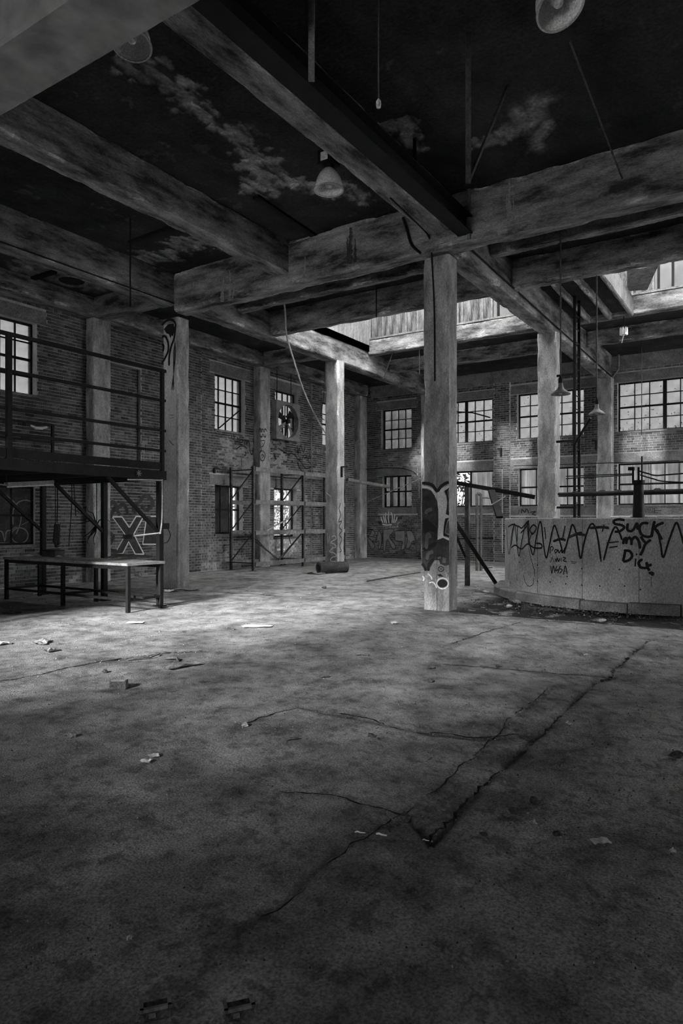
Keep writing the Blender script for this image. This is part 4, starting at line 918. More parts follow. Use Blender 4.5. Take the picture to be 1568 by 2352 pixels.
for k, (x, y, lb, mn, sz) in enumerate(((67, 1277, 'crumpled pale paper on the left end of the bench top', 'paper', .10), (134, 1279, 'pale rag scrap in the middle of the bench top', 'paper', .09), (255, 1281, 'grey rubble crumbs on the right half of the bench top', 'dark_rubble', .12))):
    p = on_z(x, y, .777); rng = random.Random(80 + k); m = MB(); n = 9; ring = [(p.x + sz * rng.uniform(.6, 1) * math.cos(2 * math.pi * i / n), p.y + 1.6 * sz * rng.uniform(.6, 1) * math.sin(2 * math.pi * i / n), .776 + rng.uniform(0, .012)) for i in range(n)]
    m.add(ring + [(p.x, p.y, .776 + .035)], [(i, (i + 1) % n, n) for i in range(n)] + [tuple(range(n))[::-1]]); tag(m.build('bench_scrap', mn), lb, 'scrap')
p = on_z(122, 1278, .777); m = MB(); m.box(p.x - .1, p.x + .1, p.y - .2, p.y + .2, .776, .776 + .10); bx_ = thing('tool_box', 'dark tool box standing at the back of the bench top', 'box', (p.x, p.y, .776)); m.build('body', 'dirty_board', bx_)
m = MB(); m.box(p.x - .105, p.x + .105, p.y - .205, p.y + .205, .876, .90); m.build('lid', 'black_steel', bx_)

# ---- pallet rack
rk = thing('pallet_rack', 'empty pallet rack of grey steel standing before the left brick wall', 'rack', (17.3, 13.2, 0))
RU = (14.9, 17.3, 19.7); RV = (12.75, 13.60); RZ = (.19, 1.09, 1.98, 2.92)
for u in RU:
    for v in RV:
        m = MB(); m.bar((u, v, 0), (u, v, 3.0), .075, .06); up = m.build('upright', 'rusty_steel', rk)
        m = MB()
        for k in range(36): m.box(u - .042, u - .0385, v - .014, v + .014, .12 + k * .08, .155 + k * .08); m.box(u - .012, u + .012, v - .0335, v - .0305, .12 + k * .08, .155 + k * .08)
        m.build('slots', 'black_paint', up)['kind'] = 'stuff'
        m = MB(); m.box(u - .07, u + .07, v - .06, v + .06, 0, .01); m.build('foot_plate', 'rusty_steel', up)
    for k in range(3):
        m = MB(); za = .25 + k * .9; m.bar((u, RV[1], za), (u, RV[0], za + .85), .03); m.build('diagonal_brace', 'rusty_steel', rk)
    for z in (.22, 2.9): m = MB(); m.bar((u, RV[0], z), (u, RV[1], z), .03); m.build('cross_brace', 'rusty_steel', rk)
for a, b in ((14.9, 17.3), (17.3, 19.7)):
    for z in RZ:
        for v in RV:
            m = MB(); y = v - .04 if v < 13 else v + .04; m.box(a + .04, b - .04, y - .022, y + .022, z - .06, z + .06); m.build('shelf_beam', 'grey_steel', rk)
m = MB(); p = on_v(660, 1224, 12.68)
for x0, y0, x1, y1 in ((661, 1219, 661, 1227), (661, 1219, 665, 1219), (665, 1219, 665, 1223), (665, 1223, 661, 1223), (668, 1219, 668, 1227), (668, 1219, 672, 1219), (672, 1219, 672, 1227), (668, 1227, 672, 1227), (675, 1227, 675, 1219), (675, 1219, 677, 1223), (677, 1223, 679, 1219), (679, 1219, 679, 1227), (682, 1219, 686, 1227), (686, 1219, 682, 1227)):
    m.bar(on_v(x0, y0, 12.684), on_v(x1, y1, 12.684), .012, .006)
m.build('sprayed_tag', 'white_paint', rk)
# junk behind the rack
for k, (x0, y0, x1, y1, lb) in enumerate(((560, 1222, 655, 1312, 'bent dark bar fallen behind the rack, nearest the left upright'), (600, 1225, 672, 1186, 'long pale batten leaning on the open window behind the rack'), (640, 1285, 690, 1228, 'dark batten leaning right behind the middle of the rack'),
                                       (572, 1222, 640, 1290, 'thin dark rod slanting down behind the left half of the rack'), (655, 1200, 668, 1250, 'thin rod hanging in the open window behind the rack'))):
    a, b = on_v(x0, y0, 13.42 - .03 * k), on_v(x1, y1, 13.46 - .03 * k)
    a.z = max(a.z, .02); b.z = max(b.z, .02); m = MB(); m.bar(a, b, .035 if k < 3 else .02); tag(m.build('leaning_batten', 'light_steel' if k == 1 else 'rusty_steel'), lb, 'batten')
# ---- steel drum / rolled felt
a, b = Vector((*[c for c in at_fwd(731, 1195, 18.5)][:2], .155)), Vector((*[c for c in at_fwd(795, 1195, 18.95)][:2], .155)); d = (b - a).normalized()
dr = thing('felt_roll', 'dark rolled felt drum lying on the floor before the middle column', 'roll', (a.x, a.y, 0))
m = MB(); pts = []; n = 24; x_ = Vector((0, 0, 1)); y_ = d.cross(x_)
V_, Fa = [], []
L = (b - a).length
for i in range(13):
    c = a + d * L * i / 12; r = .15 + .004 * math.sin(i * 2.3) + (.004 if i in (0, 12) else 0)
    V_ += [c + r * (math.cos(2 * math.pi * k / n) * x_ + math.sin(2 * math.pi * k / n) * y_) for k in range(n)]
Fa = [(i * n + k, i * n + (k + 1) % n, (i + 1) * n + (k + 1) % n, (i + 1) * n + k) for i in range(12) for k in range(n)]
add_obj('roll_body', V_, Fa, 'dirty_board', dr, smooth=True)
for c, sgn in ((a, -1), (b, 1)):
    m = MB(); ring = lambda r, o: [c + d * o * sgn + r * (math.cos(2 * math.pi * k / n) * x_ + math.sin(2 * math.pi * k / n) * y_) for k in range(n)]
    m.add(ring(.15, 0) + ring(.09, .004) + ring(.085, -.10), [(k, (k + 1) % n, n + (k + 1) % n, n + k) for k in range(n)] + [(n + k, n + (k + 1) % n, 2 * n + (k + 1) % n, 2 * n + k) for k in range(n)] + [tuple(2 * n + k for k in range(n))]); m.build('roll_end', 'rusty_steel', dr)

# ---- wall fan
fn = thing('hanging_fan', 'square exhaust fan with bent blades hung on chains before the left wall window', 'fan', (17.33, 13.5, 4.05))
FU0, FU1, FZ0, FZ1, FV = 16.72, 17.96, 4.02, 5.24, 13.36
fc = Vector(((FU0 + FU1) / 2, FV, (FZ0 + FZ1) / 2)); fr = .53
m = MB(); n = 48; ring = [(fc.x + fr * math.cos(2 * math.pi * k / n), FV, fc.z + fr * math.sin(2 * math.pi * k / n)) for k in range(n)]; sq = []
for k in range(n):
    a = 2 * math.pi * k / n; c_, s_ = math.cos(a), math.sin(a); q_ = max(abs(c_), abs(s_)); sq.append((fc.x + .62 * c_ / q_, FV, fc.z + .61 * s_ / q_))
m.add(ring + sq + [(x, y + .16, z) for x, y, z in ring] + [(x, y + .2, z) for x, y, z in sq], [(k, (k + 1) % n, n + (k + 1) % n, n + k) for k in range(n)] + [(k, 2 * n + k, 2 * n + (k + 1) % n, (k + 1) % n) for k in range(n)] + [(n + k, n + (k + 1) % n, 3 * n + (k + 1) % n, 3 * n + k) for k in range(n)])
m.build('housing', 'grey_steel', fn)
for k, a in enumerate((2.75, 3.75, 4.55, 5.35, 0.9)):
    dv = Vector((math.cos(a), 0, math.sin(a))); sd = Vector((-math.sin(a), .35, math.cos(a))).normalized(); r1 = .47 if k < 4 else .4
    c0, c1 = fc + dv * .08 + Vector((0, .08, 0)), fc + dv * r1 + Vector((0, .08, 0)); w0, w1 = .04, .10
    m = MB(); m.plate([c0 - sd * w0, c1 - sd * w1, c1 + sd * w1, c0 + sd * w0], .008); m.build('blade', 'grey_steel' if k % 2 else 'black_steel', fn)
m = MB(); m.tube([fc + Vector((0, -.02, 0)), fc + Vector((0, .2, 0))], .075, 16); m.build('motor', 'black_steel', fn)
for s_ in (-1, 1): m = MB(); m.bar((fc.x + s_ * .06, FV + .19, FZ0), (fc.x + s_ * .06, FV + .19, FZ1), .03); m.build('motor_strut', 'light_steel', fn)
for x in (636, 668):
    p = on_v(x, 920, FV + .1); m = MB(); m.tube([(p.x, FV + .1, 5.2), (p.x, FV + .1, 6.6)], .012, 5); m.build('chain', 'black_steel', fn)
# long bent conduit torn off the ceiling
cable('torn_conduit', 'long bent conduit torn off the ceiling and dangling before the fan', [on_v(651, 685, 9.7), on_v(655, 720, 9.9), on_v(658, 770, 10.2), on_v(672, 820, 10.6), on_v(700, 905, 11.2), on_v(735, 975, 11.8), on_v(758, 1010, 12.1), on_v(765, 1025, 12.1)], .022, 'light_steel', 'conduit')
cable('hanging_wire', 'thin wire dangling from the end of the torn conduit', [on_v(765, 1027, 12.1), on_v(775, 1040, 12.1), on_v(780, 1055, 12.1), on_v(781, 1072, 12.1)], .008)
pipe('steel_tube', 'short pale tube hanging at the end of the torn conduit', [on_v(745, 1040, 12.1), on_v(766, 1024, 12.1)], .03, 'light_steel')
cable('column_wire', 'thin wire drooping in front of the middle column', [on_u(740, 815, 16.0), on_u(745, 830, 16.0), on_u(744, 900, 16.0), on_u(738, 945, 16.0), on_u(737, 958, 16.0), on_u(745, 965, 16.0)], .010)
for lb, a, b in (('thin rod dangling below the bright kerb beam', on_u(903, 807, 17.96), on_u(880, 870, 17.9)), ('thin vertical rod hanging left of the foreground column', on_u(963, 796, 17.96), on_u(963, 860, 17.96)),
                 ('thin rod under the dark roof beam left of the foreground column', on_u(864, 655, 12.0), on_u(864, 728, 12.0))):
    pipe('drop_rod', lb, [a, b], .014, cat='rod')
# ---- steel frame behind the foreground column
fr_ = thing('pipe_frame', 'rusty steel frame of posts and a sloping rail between the front column and the tank', 'frame', (14.2, 5.9, 0))
p1 = on_z(1073, 1345); m = MB(); m.bar((p1.x, p1.y, 0), (p1.x, p1.y, 2.24), .095, .08); m.build('post', 'rusty_steel', fr_)
a, b, c = at_fwd(1046, 1109, 14.9), at_fwd(1130, 1124, 14.6), at_fwd(1228, 1142, 14.4)
for p, q_, w in ((a, b, .07), (b, c, .07)): m = MB(); m.bar(p, q_, w, .09); m.build('sloping_rail', 'black_steel', fr_)
m = MB(); m.bar(at_fwd(1128, 1127, 14.55), at_fwd(1147, 1188, 14.0), .14, .06); m.build('bent_arm', 'black_steel', fr_)
e_ = on_z(1139, 1341, .02); m = MB(); m.bar(e_, at_fwd(1046, 1200, 14.2), .06); m.build('diagonal_stay', 'black_steel', fr_)
m = MB(); m.bar(at_fwd(1044, 1225, 14.3), at_fwd(1068, 1278, 14.9), .04); m.build('short_stay', 'black_steel', fr_)
m = MB(); m.bar(at_fwd(1044, 1110, 14.9), tuple(at_fwd(1044, 1110, 14.9))[:2] + (0,), .08); m.build('post', 'rusty_steel', fr_)
m = MB(); m.bar(at_fwd(1128, 1160, 14.2), at_fwd(1160, 1140, 14.2), .02); m.build('loose_strip', 'light_steel', fr_)
gt = thing('gate_frame', 'narrow upright pipe frame standing near the far wall behind the front column', 'frame', tuple(on_z(1098, 1312)))
for x in (1095, 1104):
    p = on_z(x, 1311); m = MB(); m.tube([(p.x, p.y, 0), (p.x, p.y, 2.2)], .045); m.build('upright', 'rusty_steel', gt)
pa, pb = on_z(1095, 1311), on_z(1104, 1311); m = MB(); m.tube([(pa.x, pa.y, 2.2), (pb.x, pb.y, 2.2)], .045); m.build('head', 'rusty_steel', gt)
m = MB(); q_ = pb + Vector((SY, -CY, 0)) * .35; m.tube([(pb.x, pb.y, 2.1), (q_.x, q_.y, 2.08)], .02); m.build('stub_pipe', 'rusty_steel', gt)
pipe('water_pipe', 'horizontal pipe along the foot of the far wall behind the steel frame', [on_u(1050, 1238, 22.57), on_u(1120, 1236, 22.57), on_u(1150, 1236, 22.57)], .02)
pipe('steam_pipe', 'thick pale pipe end pointing at the lower corner window', [on_u(797, 1102, 19.9), on_u(893, 1118, 21.9)], .065, 'grey_steel', n=14)
pipe('batten', 'long thin pale batten slanting across the lower corner window', [on_u(830, 1158, 22.35), on_u(968, 1098, 22.22)], .016, 'light_steel', 'batten')
cable('wall_cable', 'arched cable over the lower corner window', [on_u(828, 1079, 22.45), on_u(870, 1076, 22.45), on_u(915, 1075, 22.45), on_u(945, 1082, 22.45), on_u(956, 1090, 22.4)], .012)
pipe('wall_conduit', 'short bent conduit on the wall column behind the foreground column', [on_u(957, 1081, 22.2), on_u(961, 1088, 22.2), on_u(962, 1145, 22.2)], .02, 'grey_steel', 'conduit')

pipe('bent_rod', 'dark bent rod hanging across the upper far window left of the brick pier', [on_u(1015, 943, 22.45), on_u(1050, 946, 22.5), on_u(1085, 948, 22.5), on_u(1125, 959, 22.45)], .022, cat='rod')
pipe('drop_rod', 'thin wire rod hanging before the right upper far window', [on_u(1473, 782, 19.26), on_u(1473, 1000, 19.26)], .010, cat='rod')
rng = random.Random(15)
for wi, (win, (s0, s1, z0, z1), n) in enumerate(((FW[6], FAR_WIN[6], 90), (FW[2], FAR_WIN[2], 40), (FW[4], FAR_WIN[4], 35))):
    m = MB()
    for k in range(n):      # dead creeper leaves stuck to the glass
        a = rng.uniform(s0 + .05, s1 - .05); z = z0 + .06 + (rng.random() ** (2.6 if k % 3 else 1)) * (z1 - z0 - .1); r = rng.uniform(.012, .035); t_ = rng.uniform(0, 6.28)
        p = Vector((U1 + .185, a, z)); d = Vector((0, math.cos(t_), math.sin(t_))) * r; e = Vector((0, -math.sin(t_), math.cos(t_))) * r * rng.uniform(.3, .6)
        m.add([p - d, p + e, p + d, p - e], [(0, 1, 2, 3)])
    o = m.build('creeper_leaves', 'leaf', win); o['kind'] = 'stuff'

# ================================================================== PAINT AND WRITING
LAYER = [0]
def smooth_line(pts, k=5):
    if len(pts) < 3: return pts
    out = []
    for i in range(len(pts) - 1):
        p0, p1, p2, p3 = pts[max(i - 1, 0)], pts[i], pts[i + 1], pts[min(i + 2, len(pts) - 1)]
        for j in range(k):
            t_ = j / k; out.append(tuple(0.5 * (2 * b + (c - a) * t_ + (2 * a - 5 * b + 4 * c - d) * t_ * t_ + (3 * b - a - 3 * c + d) * t_ ** 3) for a, b, c, d in zip(p0, p1, p2, p3)))
    out.append(pts[-1]); return out
def surf_u(u): return lambda x, y, o=0.0: (on_u(x, y, u - o), Vector((-1, 0, 0)))
def surf_v(v): return lambda x, y, o=0.0: (on_v(x, y, v - o), Vector((0, -1, 0)))
def surf_tank(x, y, o=0.0): return on_tank(x, y, 0.002 + o)
def spray(parent, mname, surf, org, sc, lines, width, curve=True, label=None, name='graffiti', fills=()):
    """paint lines (zoomed pixel paths) laid as thin film on a surface"""
    m = MB(); tf = lambda q: (org[0] + q[0] / sc, org[1] + q[1] / sc)
    for f in fills:
        LAYER[0] += 1; o = 0.0006 + (LAYER[0] % 60) * 0.00005
        v = [surf(*tf(q), o)[0] for q in f]; m.add(v, [tuple(range(len(v)))])
    for ln in lines:
        LAYER[0] += 1; o = 0.0018 + (LAYER[0] % 60) * 0.00006
        px = [tf(q) for q in ln]; px = smooth_line(px) if curve else px
        P_ = [surf(x, y, o) for x, y in px]; V_ = []
        for i, (p, n) in enumerate(P_):
            d = (P_[min(i + 1, len(P_) - 1)][0] - P_[max(i - 1, 0)][0])
            if d.length < 1e-6: d = Vector((0, 0, 1))
            s_ = n.cross(d.normalized()).normalized() * (width / 2); w = 1.0 if 0 < i < len(P_) - 1 else 0.55
            V_ += [p - s_ * w, p + s_ * w]
        m.add(V_, [(2 * i, 2 * i + 1, 2 * i + 3, 2 * i + 2) for i in range(len(P_) - 1)])
    if not m.V: return
    o = m.build(name, mname, parent)
    if label: o['label'] = label
    return o
# --- tank
T = ((1130, 1160), 3.58)
words = [[(1090, 125), (1040, 118), (1000, 130), (1010, 155), (1060, 165), (1085, 185), (1050, 215), (1005, 220)], [(1115, 150), (1110, 200), (1140, 215), (1165, 195), (1190, 150), (1195, 205)],
         [(1285, 150), (1235, 150), (1210, 190), (1230, 245), (1280, 262), (1320, 250)], [(1335, 130), (1320, 190), (1310, 265)], [(1410, 145), (1360, 165), (1322, 200)], [(1335, 190), (1370, 240), (1395, 285)],
         [(1075, 322), (1085, 280), (1105, 275), (1100, 322)], [(1102, 290), (1130, 268), (1145, 300), (1142, 330)], [(1146, 290), (1175, 262), (1205, 300), (1215, 360)], [(1220, 258), (1245, 295), (1265, 312)], [(1305, 285), (1260, 320), (1235, 380), (1215, 415)],
         [(1095, 370), (1085, 420), (1075, 465)], [(1080, 375), (1130, 380), (1150, 420), (1120, 455), (1075, 466)], [(1180, 440), (1175, 505)], [(1185, 398), (1190, 412)], [(1235, 445), (1205, 470), (1215, 508), (1250, 518), (1282, 512)], [(1268, 468), (1277, 515), (1295, 540)], [(1312, 490), (1280, 500), (1274, 505)]]
spray(tank, 'black_paint', surf_tank, *T, words, .042, label='thick black sprayed words')
zig = [[(155, 340), (172, 210), (186, 160), (200, 300), (220, 420), (242, 300), (268, 180), (285, 150), (300, 280), (335, 410), (360, 280), (388, 145), (405, 170), (425, 350), (445, 435), (470, 330), (495, 210), (515, 170), (545, 260), (580, 395)],
       [(590, 400), (612, 320), (640, 220), (660, 160), (692, 240), (725, 440), (752, 320), (792, 190), (828, 155), (862, 240), (895, 468)], [(915, 455), (960, 290), (1010, 180), (1050, 240), (1066, 288)],
       [(1360, 200), (1385, 330), (1405, 432), (1450, 300), (1490, 190), (1515, 145), (1540, 200), (1580, 340)], [(115, 160), (122, 300), (140, 400), (160, 240), (182, 150)], [(205, 300), (210, 180), (240, 190), (270, 160), (300, 130), (280, 180), (232, 232)],
       [(330, 170), (310, 200), (330, 240), (362, 190), (340, 163), (318, 182)], [(130, 180), (170, 160), (215, 178)], [(300, 150), (300, 230), (298, 320)], [(155, 352), (190, 330), (240, 362), (290, 320), (340, 350), (405, 352), (400, 320), (360, 315)]]
for zl in zig: spray(tank, 'black_paint', surf_tank, *T, [zl], .030, label='black sprayed zigzag line')
small = [[(475, 400), (480, 345), (502, 352), (488, 378)], [(512, 370), (520, 395), (536, 372), (515, 366)], [(540, 365), (550, 395), (565, 370), (576, 395), (600, 345)], [(475, 472), (500, 420)], [(488, 430), (512, 470)], [(520, 440), (525, 466), (535, 437), (545, 466), (556, 437)], [(565, 430), (570, 466)], [(580, 430), (602, 436), (585, 458), (612, 466)],
         [(480, 500), (490, 562), (502, 500), (516, 560)], [(532, 500), (520, 540), (546, 530), (540, 562)], [(562, 500), (550, 522), (576, 532), (555, 562)], [(585, 572), (600, 500), (616, 572)], [(590, 546), (612, 546)], [(645, 464), (690, 470)], [(650, 476), (685, 481)]]
spray(tank, 'black_paint', surf_tank, *T, small, .018, label='small black handwritten lines')
drip = [[(135, 560), (140, 620), (156, 652)], [(200, 575), (206, 622)], [(255, 570), (270, 630), (300, 667), (335, 650), (342, 600)], [(300, 360), (320, 450), (345, 530), (350, 592)], [(140, 460), (142, 540)], [(180, 400), (190, 470)], [(240, 390), (262, 470)], [(1306, 590), (1310, 670)]]
spray(tank, 'soft_black_paint', surf_tank, *T, drip, .013, label='thin grey paint runs')
ghost = [[(620, 270), (700, 240), (772, 250)], [(640, 262), (700, 235), (738, 228)], [(500, 300), (560, 280), (605, 290)], [(800, 190), (900, 182), (960, 190)], [(920, 160), (905, 220)], [(600, 170), (575, 290)], [(940, 312), (1040, 300)], [(960, 350), (1030, 340)], [(90, 250), (160, 262)], [(72, 160), (92, 270)], [(1285, 560), (1320, 560), (1308, 580)], [(330, 220), (300, 300)], [(430, 180), (440, 280)]]
spray(tank, 'soft_black_paint', surf_tank, *T, ghost, .045, label='faded grey smears')
# --- foreground column
C = ((940, 1080), 6.918); cs = surf_u(GU[0] - .175 - .006)
spray(col_front, 'soft_black_paint', cs, *C, [], .04, fills=[[(200, 290), (270, 300), (340, 330), (390, 390), (430, 480), (455, 620), (460, 780), (455, 900), (445, 1000), (440, 1110), (330, 1200), (270, 1240), (200, 1280)]], label='dark sprayed background')
spray(col_front, 'soft_black_paint', cs, *C, [], .04, fills=[[(445, 1110), (540, 1075), (630, 1125), (630, 1500), (560, 1520), (490, 1490), (470, 1430), (400, 1430), (330, 1540), (300, 1580), (260, 1560), (200, 1470), (200, 1285), (270, 1245)]], label='dark sprayed cap shape')
spray(col_front, 'black_paint', cs, *C, [[(200, 205), (300, 215), (370, 245), (440, 330), (500, 260), (560, 215), (625, 190)], [(300, 1600), (310, 1500), (390, 1400)], [(200, 1480), (240, 1540), (262, 1600)]], .05,
      fills=[[(555, 330), (628, 285), (605, 350), (620, 450), (615, 600), (628, 660), (628, 715), (580, 700), (595, 600), (600, 500), (590, 410)], [(570, 765), (630, 760), (600, 800), (575, 900), (560, 1000), (630, 1040), (630, 1065), (540, 1040), (545, 900)], [(210, 1240), (440, 1120), (420, 1200), (240, 1300)], [(210, 780), (300, 790), (440, 920), (430, 1010), (330, 960), (220, 1010)]], label='black outline strokes')
spray(col_front, 'white_paint', cs, *C, [[(202, 268), (290, 275), (360, 312), (410, 385), (438, 450)]], .036, fills=[[(440, 350), (480, 310), (540, 270), (628, 240), (628, 275), (560, 320), (545, 340), (580, 400), (600, 500), (590, 600), (575, 690), (600, 715), (630, 720), (630, 755), (570, 765), (550, 850), (535, 1010), (540, 1050), (628, 1085), (628, 1115), (530, 1072), (448, 1105), (455, 1000), (460, 900), (460, 780), (458, 620), (445, 500), (410, 400)]], label='white letter stroke')
spray(col_front, 'dim_paint', cs, *C, [[(250, 690), (290, 640), (360, 620)], [(270, 1250), (280, 1050), (310, 1020), (330, 1080)], [(280, 1420), (300, 1330), (380, 1290)], [(450, 1400), (500, 1380)]], .06, fills=[[(610, 345), (630, 335), (630, 640), (620, 640), (612, 520), (622, 430)], [(605, 830), (629, 800), (629, 1005), (575, 1000), (588, 900)], [(530, 1380), (590, 1400), (570, 1480), (520, 1470)]], label='grey shading patches')
spray(col_front, 'grey_paint', cs, *C, [], .04, fills=[[(330, 1560), (400, 1480), (460, 1500), (500, 1520), (600, 1530), (628, 1500), (628, 1640), (560, 1620), (540, 1680), (450, 1650), (420, 1720), (360, 1740), (320, 1640)]], label='pale grey patch')
el = lambda cx, cy, rx, ry, n=16: [(cx + rx * math.cos(2 * math.pi * k / n), cy + ry * math.sin(2 * math.pi * k / n)) for k in range(n + 1)]
spray(col_front, 'black_paint', cs, *C, [el(500, 1570, 42, 42), [(475, 1545), (525, 1600)], [(520, 1545), (480, 1595)]], .013, fills=[el(525, 1800, 80, 62)[:-1], [(440, 1660), (490, 1645), (540, 1690), (470, 1690)]], label='black ring and dark oval')
spray(col_front, 'white_paint', cs, *C, [el(525, 1800, 92, 84), [(290, 1640), (340, 1690), (360, 1740)], [(310, 1790), (370, 1780), (410, 1820), (435, 1870)], [(440, 1840), (480, 1880)], [(205, 1680), (232, 1720), (215, 1760)]], .022, label='white ring strokes')
spray(col_front, 'black_paint', cs, *C, [[(437, 0), (437, 2230)]], .008, curve=False, name='form_joint')
# --- pale column by the mezzanine
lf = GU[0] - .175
m = MB(); vlo, vhi = GV[1] - .19, GV[1] + .19; m.box(lf - .005, lf - .002, vlo, vhi, 0.005, 5.6); m.build('lit_whitewash_coat', 'lit_whitewash', col_left)  # one face only: pale paint whitened to stand in for light on it
L_ = ((360, 700), 3.567); ls = surf_u(lf - .006)
spray(col_left, 'black_paint', ls, *L_, [[(42, 165), (80, 130), (120, 122), (150, 150), (150, 210), (140, 280), (118, 340), (102, 420), (100, 500)], [(42, 262), (70, 260), (92, 310), (92, 380), (60, 450), (42, 480)], [(42, 320), (56, 340), (50, 385)]], .055, fills=[[(58, 200), (90, 160), (138, 152), (148, 200), (132, 262), (122, 250), (112, 275), (98, 240), (80, 235)]], label='black swirl')
spray(col_left, 'soft_black_paint', ls, *L_, [[(148, 290 + 8 * k), (130 - 6 * k + 24, 420), (118 + 7 * k, 700)] for k in range(4)] + [[(105, 905), (140, 905)], [(110, 930), (138, 925)], [(100, 1110), (125, 1140), (140, 1150)]], .016, label='thin grey combed lines')
# --- left wall
X_ = ((0, 1080), 3.267); ws = surf_v(V1 - .019)
spray(wall_left, 'soft_black_paint', ws, *X_, [[(800, 300), (840, 240), (872, 272), (835, 330), (800, 420)], [(900, 340), (880, 290), (930, 260), (960, 330)], [(1040, 250), (1090, 190), (1150, 240), (1100, 300), (1060, 260)], [(790, 560), (830, 600), (880, 610)], [(1020, 330), (1000, 280), (1040, 240)], [(800, 460), (850, 500), (820, 560)]], .10,
      fills=[[(850, 355), (912, 355), (970, 436), (1022, 350), (1070, 354), (1000, 480), (1072, 625), (1018, 625), (965, 530), (918, 620), (866, 625), (944, 485)], [(1104, 355), (1172, 355), (1172, 550), (1074, 550)], [(790, 620), (1150, 640), (1140, 650), (790, 650)]], label='smoky black fill')
spray(wall_left, 'white_paint', ws, *X_, [[(845, 350), (915, 350)], [(915, 350), (970, 430)], [(970, 430), (1022, 345)], [(1022, 345), (1075, 350)], [(1075, 350), (1003, 480)], [(1003, 480), (1080, 630)], [(1080, 630), (1015, 630)], [(1015, 630), (965, 535)], [(965, 535), (920, 627)], [(920, 627), (860, 630)], [(860, 630), (942, 485)], [(942, 485), (845, 350)],
      [(1100, 350), (1070, 556)], [(1070, 556), (1176, 556)], [(1176, 520), (1112, 518)], [(1112, 518), (1130, 400)], [(1130, 345), (1176, 345)], [(1140, 395), (1172, 395)]], .06, curve=False, label='white outlined block letters')
spray(wall_left, 'grey_paint', ws, *X_, [[(1500, 380), (1525, 410), (1535, 455)], [(1470, 390), (1500, 375)]], .03)
spray(wall_left, 'soft_black_paint', ws, *X_, [[(1425, 330), (1440, 420), (1430, 500)], [(1450, 400), (1480, 380), (1470, 460)], [(1430, 470), (1480, 450)]], .04)
spray(LW[1], 'grey_paint', surf_v(V1 + .092), *X_, [[(0, 185), (60, 200), (120, 258), (155, 330), (152, 400), (120, 480)], [(98, 410), (100, 300), (140, 240), (200, 225), (248, 250), (262, 300)], el(148, 490, 62, 58), [(0, 455), (20, 470), (35, 535)], [(40, 530), (50, 460), (85, 450), (115, 428), (140, 440)], [(0, 545), (100, 550), (200, 548), (250, 545)], [(160, 412), (250, 365)]], .026, label='pale sprayed loops')
H_ = ((480, 760), 4.9); hs = surf_v(V1 - .027)
spray(wall_left, 'black_paint', hs, *H_, [[(250, 1180), (258, 1212), (280, 1212), (278, 1165)], [(280, 1205), (302, 1285)], [(288, 1245), (328, 1238)], [(318, 1195), (332, 1285)], [(345, 1255), (378, 1250), (365, 1222), (345, 1240), (350, 1278), (382, 1278)], [(390, 1232), (396, 1285)], [(405, 1288), (405, 1240), (420, 1235), (425, 1282), (436, 1240), (450, 1250), (456, 1320), (470, 1380), (488, 1388), (492, 1320)], [(310, 1330), (350, 1298), (400, 1300), (425, 1330)], [(400, 1355), (416, 1380), (398, 1410)], [(362, 1180), (375, 1200)], [(365, 1430), (368, 1530)]], .032, label='black sprayed tag')
spray(wc[1], 'black_paint', surf_v(13.55 - .006), *H_, [[(560, 1130), (575, 1095), (590, 1140), (600, 1100), (620, 1140), (630, 1100), (652, 1135)], [(565, 1105), (650, 1110)], [(568, 1160), (590, 1200), (605, 1160), (630, 1200), (640, 1170)], [(570, 1185), (640, 1190)], [(580, 1240), (625, 1235), (610, 1292), (588, 1302), (576, 1262)], [(590, 1255), (605, 1275)], [(568, 1305), (592, 1330), (565, 1382), (576, 1440), (608, 1462), (632, 1392), (600, 1348), (572, 1372)], [(590, 1395), (615, 1400), (600, 1430)]], .025, label='black tags one above another')
W_ = ((600, 880), 7.127)
spray(wall_left, 'black_paint', hs, *W_, [[(440, 1230), (450, 1180), (490, 1150), (540, 1170), (590, 1230), (650, 1290), (700, 1370), (760, 1400), (812, 1370), (815, 1330), (770, 1270), (770, 1190)], [(550, 1050), (562, 1160)], [(590, 1020), (602, 1160), (622, 1060), (642, 1160)], [(640, 1000), (690, 1130), (715, 1030)], [(545, 1120), (660, 1110)], [(478, 1110), (505, 1122)], [(560, 1180), (605, 1260)], [(670, 1250), (700, 1180), (745, 1200), (700, 1240)], [(790, 1150), (800, 1235), (842, 1140), (832, 1210), (860, 1200)], [(590, 1290), (620, 1370), (690, 1470), (742, 1482)], [(270, 1060), (350, 1110), (442, 1172)], [(600, 1180), (690, 1300)]], .03, label='black sprayed scrawl')
spray(wall_left, 'black_paint', hs, *W_, [[(215, 1160), (240, 1250)], [(505, 1270), (512, 1300)]], .09)
M_ = ((440, 1040), 4.355)
spray(col_mid, 'white_paint', surf_u(16.3 - .175 - .007), *M_, [[(1400, 840), (1430, 830), (1442, 860), (1410, 880), (1390, 900), (1420, 910), (1442, 940), (1400, 960), (1380, 990), (1420, 1000), (1446, 1030), (1400, 1050), (1390, 1082), (1440, 1086)], [(1356, 800), (1362, 910)], [(1375, 830), (1372, 900)], [(1410, 930), (1400, 1000)], [(1342, 392), (1390, 440)]], .028, label='white scribbled tag')
spray(col_mid, 'black_paint', surf_v(10.88 - .225 - .007), *M_, [[(1490, 500), (1475, 560), (1490, 620), (1470, 690), (1500, 682), (1475, 740), (1502, 780), (1475, 820), (1502, 860), (1480, 930), (1496, 980), (1480, 992)]], .03, label='black scribbled tag')
